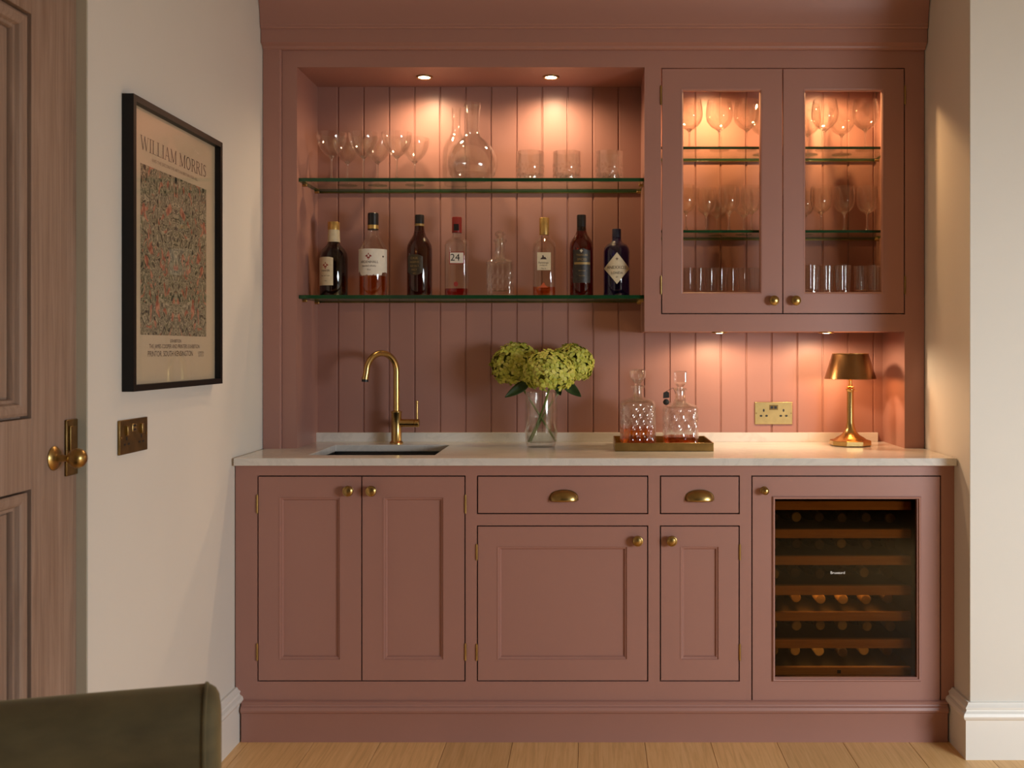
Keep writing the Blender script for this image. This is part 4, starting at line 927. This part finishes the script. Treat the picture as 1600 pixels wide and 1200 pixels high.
# 3 brown bottle, gold print
b3, c3_ = bottle('tall dark amber bottle with black cap and oval gold printed label', 655.5, [(18.7,463.4),(19.5,461),(19.5,389),(18.6,383),(15,376),(10.5,369),(8.2,362),(7.2,352),(6.8,340)], AMBERG, [(7.2,349.5),(7.2,337),(6.7,336)], BLACKCAP, [(7.5,361),(7.3,350)], INKGOLD)
Rr = 19.5*sB+0.0006
label_patch(b3, c3_, Rr, -0.95, 0.42, 0, 0, plain('black_gold_label', (0.04,0.026,0.010), 0.5, var=0.5, nscale=120), shape=lambda u: (ph(431)+0.012*(abs(u-.5)*2)**2.5, ph(399)-0.008*(abs(u-.5)*2)**2.5))
lines(b3, c3_, Rr+0.0004, -0.27, [('CASK', 0.012, ph(405)), ('RESERVE', 0.0095, ph(411)), ('OLD No 5', 0.008, ph(417)), ('MALT', 0.009, ph(423)), ('aged', 0.006, ph(428))], INKGOLD); crest(b3, c3_, Rr+0.0004, -0.1, ph(395), 0.005, INKGOLD)
# 4 clear bottle "24", square section
m4 = lambda th, h: sq(th, 4.5)*0.97 if h < ph(382) else 1
b4, c4_ = bottle('clear square gin bottle with red cap, red foot and 24 label', 714, [(18,463.4),(18.8,461),(18.8,383),(18,378),(14,374.5),(9,372),(7,368),(6.8,360)], BOTC, [(7.7,364),(7.7,340.5),(7.2,339.5)], REDCAP, None, None, [(17.9,462),(17.9,451.5)], REDLIQ, mod=m4, seg=64)
yf = c4_[1]-18.8*sB*0.97-0.0008
def flat(cx, z, y): return lambda a, b: (cx+a, y, z+b)
m = MB(); m.box(X(702,3.79), X(725.5,3.79), yf-0.0004, yf+0.0002, c4_[2]+ph(414), c4_[2]+ph(395)); lb = m.build('label', INKR, b4)
m = MB(); m.box(X(703.3,3.79), X(724.2,3.79), yf-0.0008, yf-0.0003, c4_[2]+ph(412.6), c4_[2]+ph(396.4)); m.build('label_face', WHITEP, lb)
m = MB(); text_on(m, '24', 0.036, flat(c4_[0]-0.001, c4_[2]+ph(404.3), yf-0.0011)); m.build('lettering', BLACKP, lb, recalc=False, smooth=0)
m = MB(); m.prism([(X(712.5,3.79)+0.008*math.cos(a*PI/6), c4_[2]+ph(445)+0.009*math.sin(a*PI/6)) for a in range(12)], yf-0.0006, yf, 'y'); m.build('seal', INKR, b4)
MB().box(c4_[0]-0.009, c4_[0]+0.009, c4_[1]-7.9*sB-0.001, c4_[1]-7.0*sB, c4_[2]+ph(361), c4_[2]+ph(351)).build('cap_stamp', BLACKCAP, b4)
# 5 clear cut decanter
d5 = thing('decanter', 'small square clear glass decanter between the gin and vodka bottles', 'decanter', (X(781.5, DBt), DBt, zB)); c5 = tuple(d5.location)
m5 = lambda th, h: (sq(th, 6)*0.955 if h < ph(408) else 1)*cut(th, h, 16, 90, 0.02, ph(455), ph(420))
MB().lathe([(0,0)]+prof_px([(20.5,463),(21.5,460)])+[(21.5*sB, h) for h in steps(ph(458), ph(410), 24)]+prof_px([(21,407),(14,405),(10,402),(8.6,396),(8.2,388),(8.8,380),(11,376.5),(10.5,374),(5,374),(5,398),(12,409),(19.4,413),(19.4,455)])+[(0,ph(456))], c5, 80, mod=m5).build('glass_body', CUTG, d5, smooth=25)
MB().lathe([(0,ph(386))]+prof_px([(4.6,386),(5,374),(6,371),(9.5,366),(7.5,362.5),(3,360.5)])+[(0,ph(360))], c5, 10).build('stopper', CUTG, d5, smooth=10)
# 6 clear bottle, gold cap
m6 = lambda th, h: sq(th, 3.2)*0.985 if h < ph(384) else 1
b6, c6_ = bottle('clear vodka bottle with gold cap, cream label and orange dregs', 850.5, [(17.5,463.4),(18.5,461),(18.5,388),(17.8,381),(14,376.5),(9.5,373),(7.4,369),(7,360)], BOTC, [(7.8,367),(7.8,341.5),(7.2,340.5)], GOLDCAP, None, None, [(17.4,462),(17.4,449)], ORLIQ, mod=m6, seg=56)
yf = c6_[1]-18.5*sB*0.985-0.001
m = MB(); m.box(X(839.5,3.79), X(860.8,3.79), yf-0.0004, yf+0.0004, c6_[2]+ph(423.5), c6_[2]+ph(396)); lb = m.build('label', CREAM, b6)
m = MB(); f_ = flat(c6_[0]-0.001, c6_[2]+ph(405), yf-0.0008)
m._add([f_(-0.012,-0.004), f_(0.012,-0.004), f_(0.006,0.005), f_(0.002,0.003), f_(0,0.011), f_(-0.005,0.010), f_(-0.004,0.004), f_(-0.008,0.001)], [(0,1,2,3,4,5,6,7)])
text_on(m, 'Fennings', 0.0105, flat(c6_[0]-0.001, c6_[2]+ph(412), yf-0.0008)); text_on(m, 'distilled dry', 0.006, flat(c6_[0]-0.001, c6_[2]+ph(416), yf-0.0008)); text_on(m, '- No 6 -', 0.008, flat(c6_[0]-0.001, c6_[2]+ph(421), yf-0.0008))
m.build('lettering', INK, lb, recalc=False, smooth=0)
m = MB(); f_ = flat(c6_[0]-0.001, c6_[2]+ph(447), yf-0.0004); m._add([f_(-0.018,-0.008), f_(0.018,-0.008), f_(0.006,0.002), f_(0.002,0.010), f_(-0.002,0.010), f_(-0.006,0.002)], [(0,1,2,3,4,5)]); m.build('base_emblem', plain('orange_print', (0.55,0.10,0.03), 0.5), b6, recalc=False)
# 7 red-brown bottle
b7, c7_ = bottle('tall red-brown rum bottle with black cap next to the blue bottle', 908.5, [(17.7,463.4),(18.5,461),(18.5,388),(17.6,380),(14,373),(9.6,367),(7.6,361),(7,352),(6.6,340)], REDBG, [(7.2,360),(7.1,337),(6.6,336)], BLACKCAP)
Rr = 18.5*sB+0.0006
label_patch(b7, c7_, Rr, -0.75, 0.85, 0, 0, plain('black_label', (0.028,0.020,0.014), 0.45, var=0.5, nscale=120), shape=lambda u: (ph(443), ph(391)-0.003*math.sin(u*9)))
lines(b7, c7_, Rr+0.0004, 0.05, [('TREASURE', 0.0095, ph(400)), ('SPICED', 0.0115, ph(407)), ('dark rum', 0.007, ph(424)), ('70 cl 40%', 0.006, ph(432))], INKGOLD); crest(b7, c7_, Rr+0.0004, 0.0, ph(393.5), 0.008, CREAM)
label_patch(b7, c7_, Rr+0.0003, -0.62, 0.80, ph(414.5), ph(411), INKGOLD, 'label_band')
# 8 blue bottle
b8, c8_ = bottle('squat deep blue gin bottle with a cream diamond label', 963.5, [(19.5,463.4),(20.5,461),(20.5,394),(19.4,388),(16,383),(10,379.5),(7.6,376),(7,370),(6.8,362)], BLUEG, [(7.1,372),(7.0,359),(6.5,358)], NAVYCAP)
Rr = 20.5*sB+0.0008
label_patch(b8, c8_, Rr, -1.28, 1.28, 0, 0, CREAM, shape=lambda u: (ph(420.5)-(ph(420.5)-ph(445))*(1-abs(math.sin((u-.5)*2.56)/math.sin(1.28))), ph(420.5)+(ph(396)-ph(420.5))*(1-abs(math.sin((u-.5)*2.56)/math.sin(1.28)))), n=32)
lines(b8, c8_, Rr+0.0005, 0.0, [('ANEXXCEE', 0.0155, ph(419.5)), ('LONDA', 0.0125, ph(428)), ('gin', 0.007, ph(434))], INK); crest(b8, c8_, Rr+0.0005, 0.0, ph(406), 0.007, INKG)

# ------------------------------------------------------------------ wine bottles lying in the cooler
def wine(capm):
    t = thing('wine_bottle', 'x', 'wine bottle')
    MB().lathe([(0,0.10),(0.0148,0.10),(0.0145,0.16),(0.017,0.185),(0.032,0.225),(0.0355,0.245),(0.0355,0.388),(0.032,0.392),(0,0.380)], seg=20, axis='y').build('glass_body', WINEG, t)
    MB().lathe([(0,0.088),(0.0145,0.088),(0.0170,0.091),(0.0165,0.150),(0,0.150)], seg=16, axis='y').build('capsule', capm, t); return t
wines = [wine(CAPS), wine(plain('dark_capsule', (0.05,0.03,0.02), 0.4)), wine(plain('cream_capsule', (0.55,0.45,0.28), 0.5))]
rowsn = ['second', 'third', 'fourth', 'fifth', 'sixth', 'bottom']; rw = random.Random(5)
pick = ['101110', '111011', '011101', '102201', '220202', '002101']
for r_, z in enumerate(rack_z[1:]):
    for i in range(6):
        xx = ix0+0.07+i*0.078+rw.uniform(-0.003, 0.003)
        place(wines[int(pick[r_][i])], (xx, DRK-0.02+rw.uniform(0, 0.03), z+0.0360), 'dark wine bottle, %s from the knob side, lying on the %s rack of the cooler' % (['first','second','third','fourth','fifth','sixth'][i], rowsn[r_]), 'wine bottles on the %s rack' % rowsn[r_])
m = MB(); text_on(m, 'Bruxeurd', 0.0125, lambda a, b: (X(1310, DL)+a, DL+0.0095, Z(896, DL)+b)); m.build('badge_lettering', WHITEINK, wd, recalc=False, smooth=0)
light('AREA', 'cooler_light', (X(1320, 3.5)-wc.location.x, 3.60-wc.location.y, rack_z[3]-0.030), 0.55, (1.0, 0.45, 0.12), (0, 0, 0), wc, shape='RECTANGLE', size=0.36, size_y=0.16)

light('AREA', 'cooler_fill_low', (X(1320, 3.5)-wc.location.x, 3.56-wc.location.y, rack_z[5]-0.030), 0.28, (1.0, 0.60, 0.24), (0, 0, 0), wc, shape='RECTANGLE', size=0.36, size_y=0.16)  # added weak fill light to lift the lower racks

# ------------------------------------------------------------------ olive velvet chair in the foreground
ch = thing('velvet_chair', 'olive green velvet chair with piped back, in the near corner', 'chair', (-0.93, 1.66, 0))
def chair_pt(u, v, w_):   # u across, v along the depth of the back (0 = rear), w_ height
    a = math.radians(17); ca, sa = math.cos(a), math.sin(a)
    return (u*ca-v*sa-0.608, u*sa+v*ca+1.640, w_-0.033 if w_ > 0.2 else w_)
def rounded(x0, x1, z0, z1, r, n=8):
    p = [(x0, z0), (x1, z0)]
    for i in range(n+1): t = i/n*PI/2; p.append((x1-r+r*math.cos(t), z1-r+r*math.sin(t)))
    for i in range(n+1): t = PI/2+i/n*PI/2; p.append((x0+r+r*math.cos(t), z1-r+r*math.sin(t)))
    return p
def back_prof(ins=0.0):
    r = 0.070-ins
    p = [(0.000+ins, 0.30), (-0.004+ins, 0.45), (-0.004+ins, 0.60)]
    for i in range(0, 13): t = PI-i/12*PI; p.append((0.070+r*math.cos(t)+(-0.003 if i < 3 else 0), 0.687+r*math.sin(t)))
    return p+[(0.140-ins, 0.60), (0.140-ins, 0.30)]
bp_ = back_prof(); n = len(bp_); vs = []; fs = []
us = [-0.54+0.03*i for i in range(19)]
for u in us: vs += [chair_pt(u, v+0.004*math.sin((u+0.54)*5.8), w_) for v, w_ in bp_]
for i in range(len(us)-1):
    for k in range(n): fs.append((i*n+k, i*n+(k+1)%n, (i+1)*n+(k+1)%n, (i+1)*n+k))
fs.append(tuple(range(n)))
m = MB(); m._add(vs, fs); m.build('backrest', VELVET, ch, smooth=70)
vs = []; fs = []; caps = [(0.0, 0.0), (0.002, 0.008), (0.007, 0.015), (0.016, 0.020), (0.035, 0.023), (0.060, 0.024)]
for ins, du in caps: vs += [chair_pt(du-0.001, v, w_) for v, w_ in back_prof(ins)]
for i in range(len(caps)-1):
    for k in range(n-1): fs.append((i*n+k, i*n+k+1, (i+1)*n+k+1, (i+1)*n+k))
fs.append(tuple(range((len(caps)-1)*n, len(caps)*n)))
m = MB(); m._add(vs, fs); m.build('end_panel', VELVET, ch, smooth=70)
m = MB(); m.tube([chair_pt(0.0, v, w_) for v, w_ in back_prof(0.0005)], 0.0036, 8); m.build('piping', VELVET, ch)
m = MB(lambda a, b, c: chair_pt(a, b, c)); m.box(-0.46, -0.10, 0.12, 0.50, 0.28, 0.36); m.build('seat_base', VELVET, ch, bevel=0.02)
m = MB(lambda a, b, c: chair_pt(a, b, c)); m.box(-0.46, -0.11, 0.13, 0.50, 0.36, 0.44); m.build('seat_cushion', VELVET, ch, bevel=0.03)
for (a, b) in ((-0.48, 0.04), (-0.06, 0.04), (-0.43, 0.45), (-0.16, 0.45)):
    q = MB(); c_ = chair_pt(a, b, 0); q.lathe([(0,0),(0.013,0),(0.022,0.35),(0,0.35)], c_, 12); q.build('leg', plain('dark_chair_leg', (0.05,0.03,0.02), 0.4), ch)

bpy.context.view_layer.update()
for o in list(S.objects):
    if '_used' in o: del o['_used']
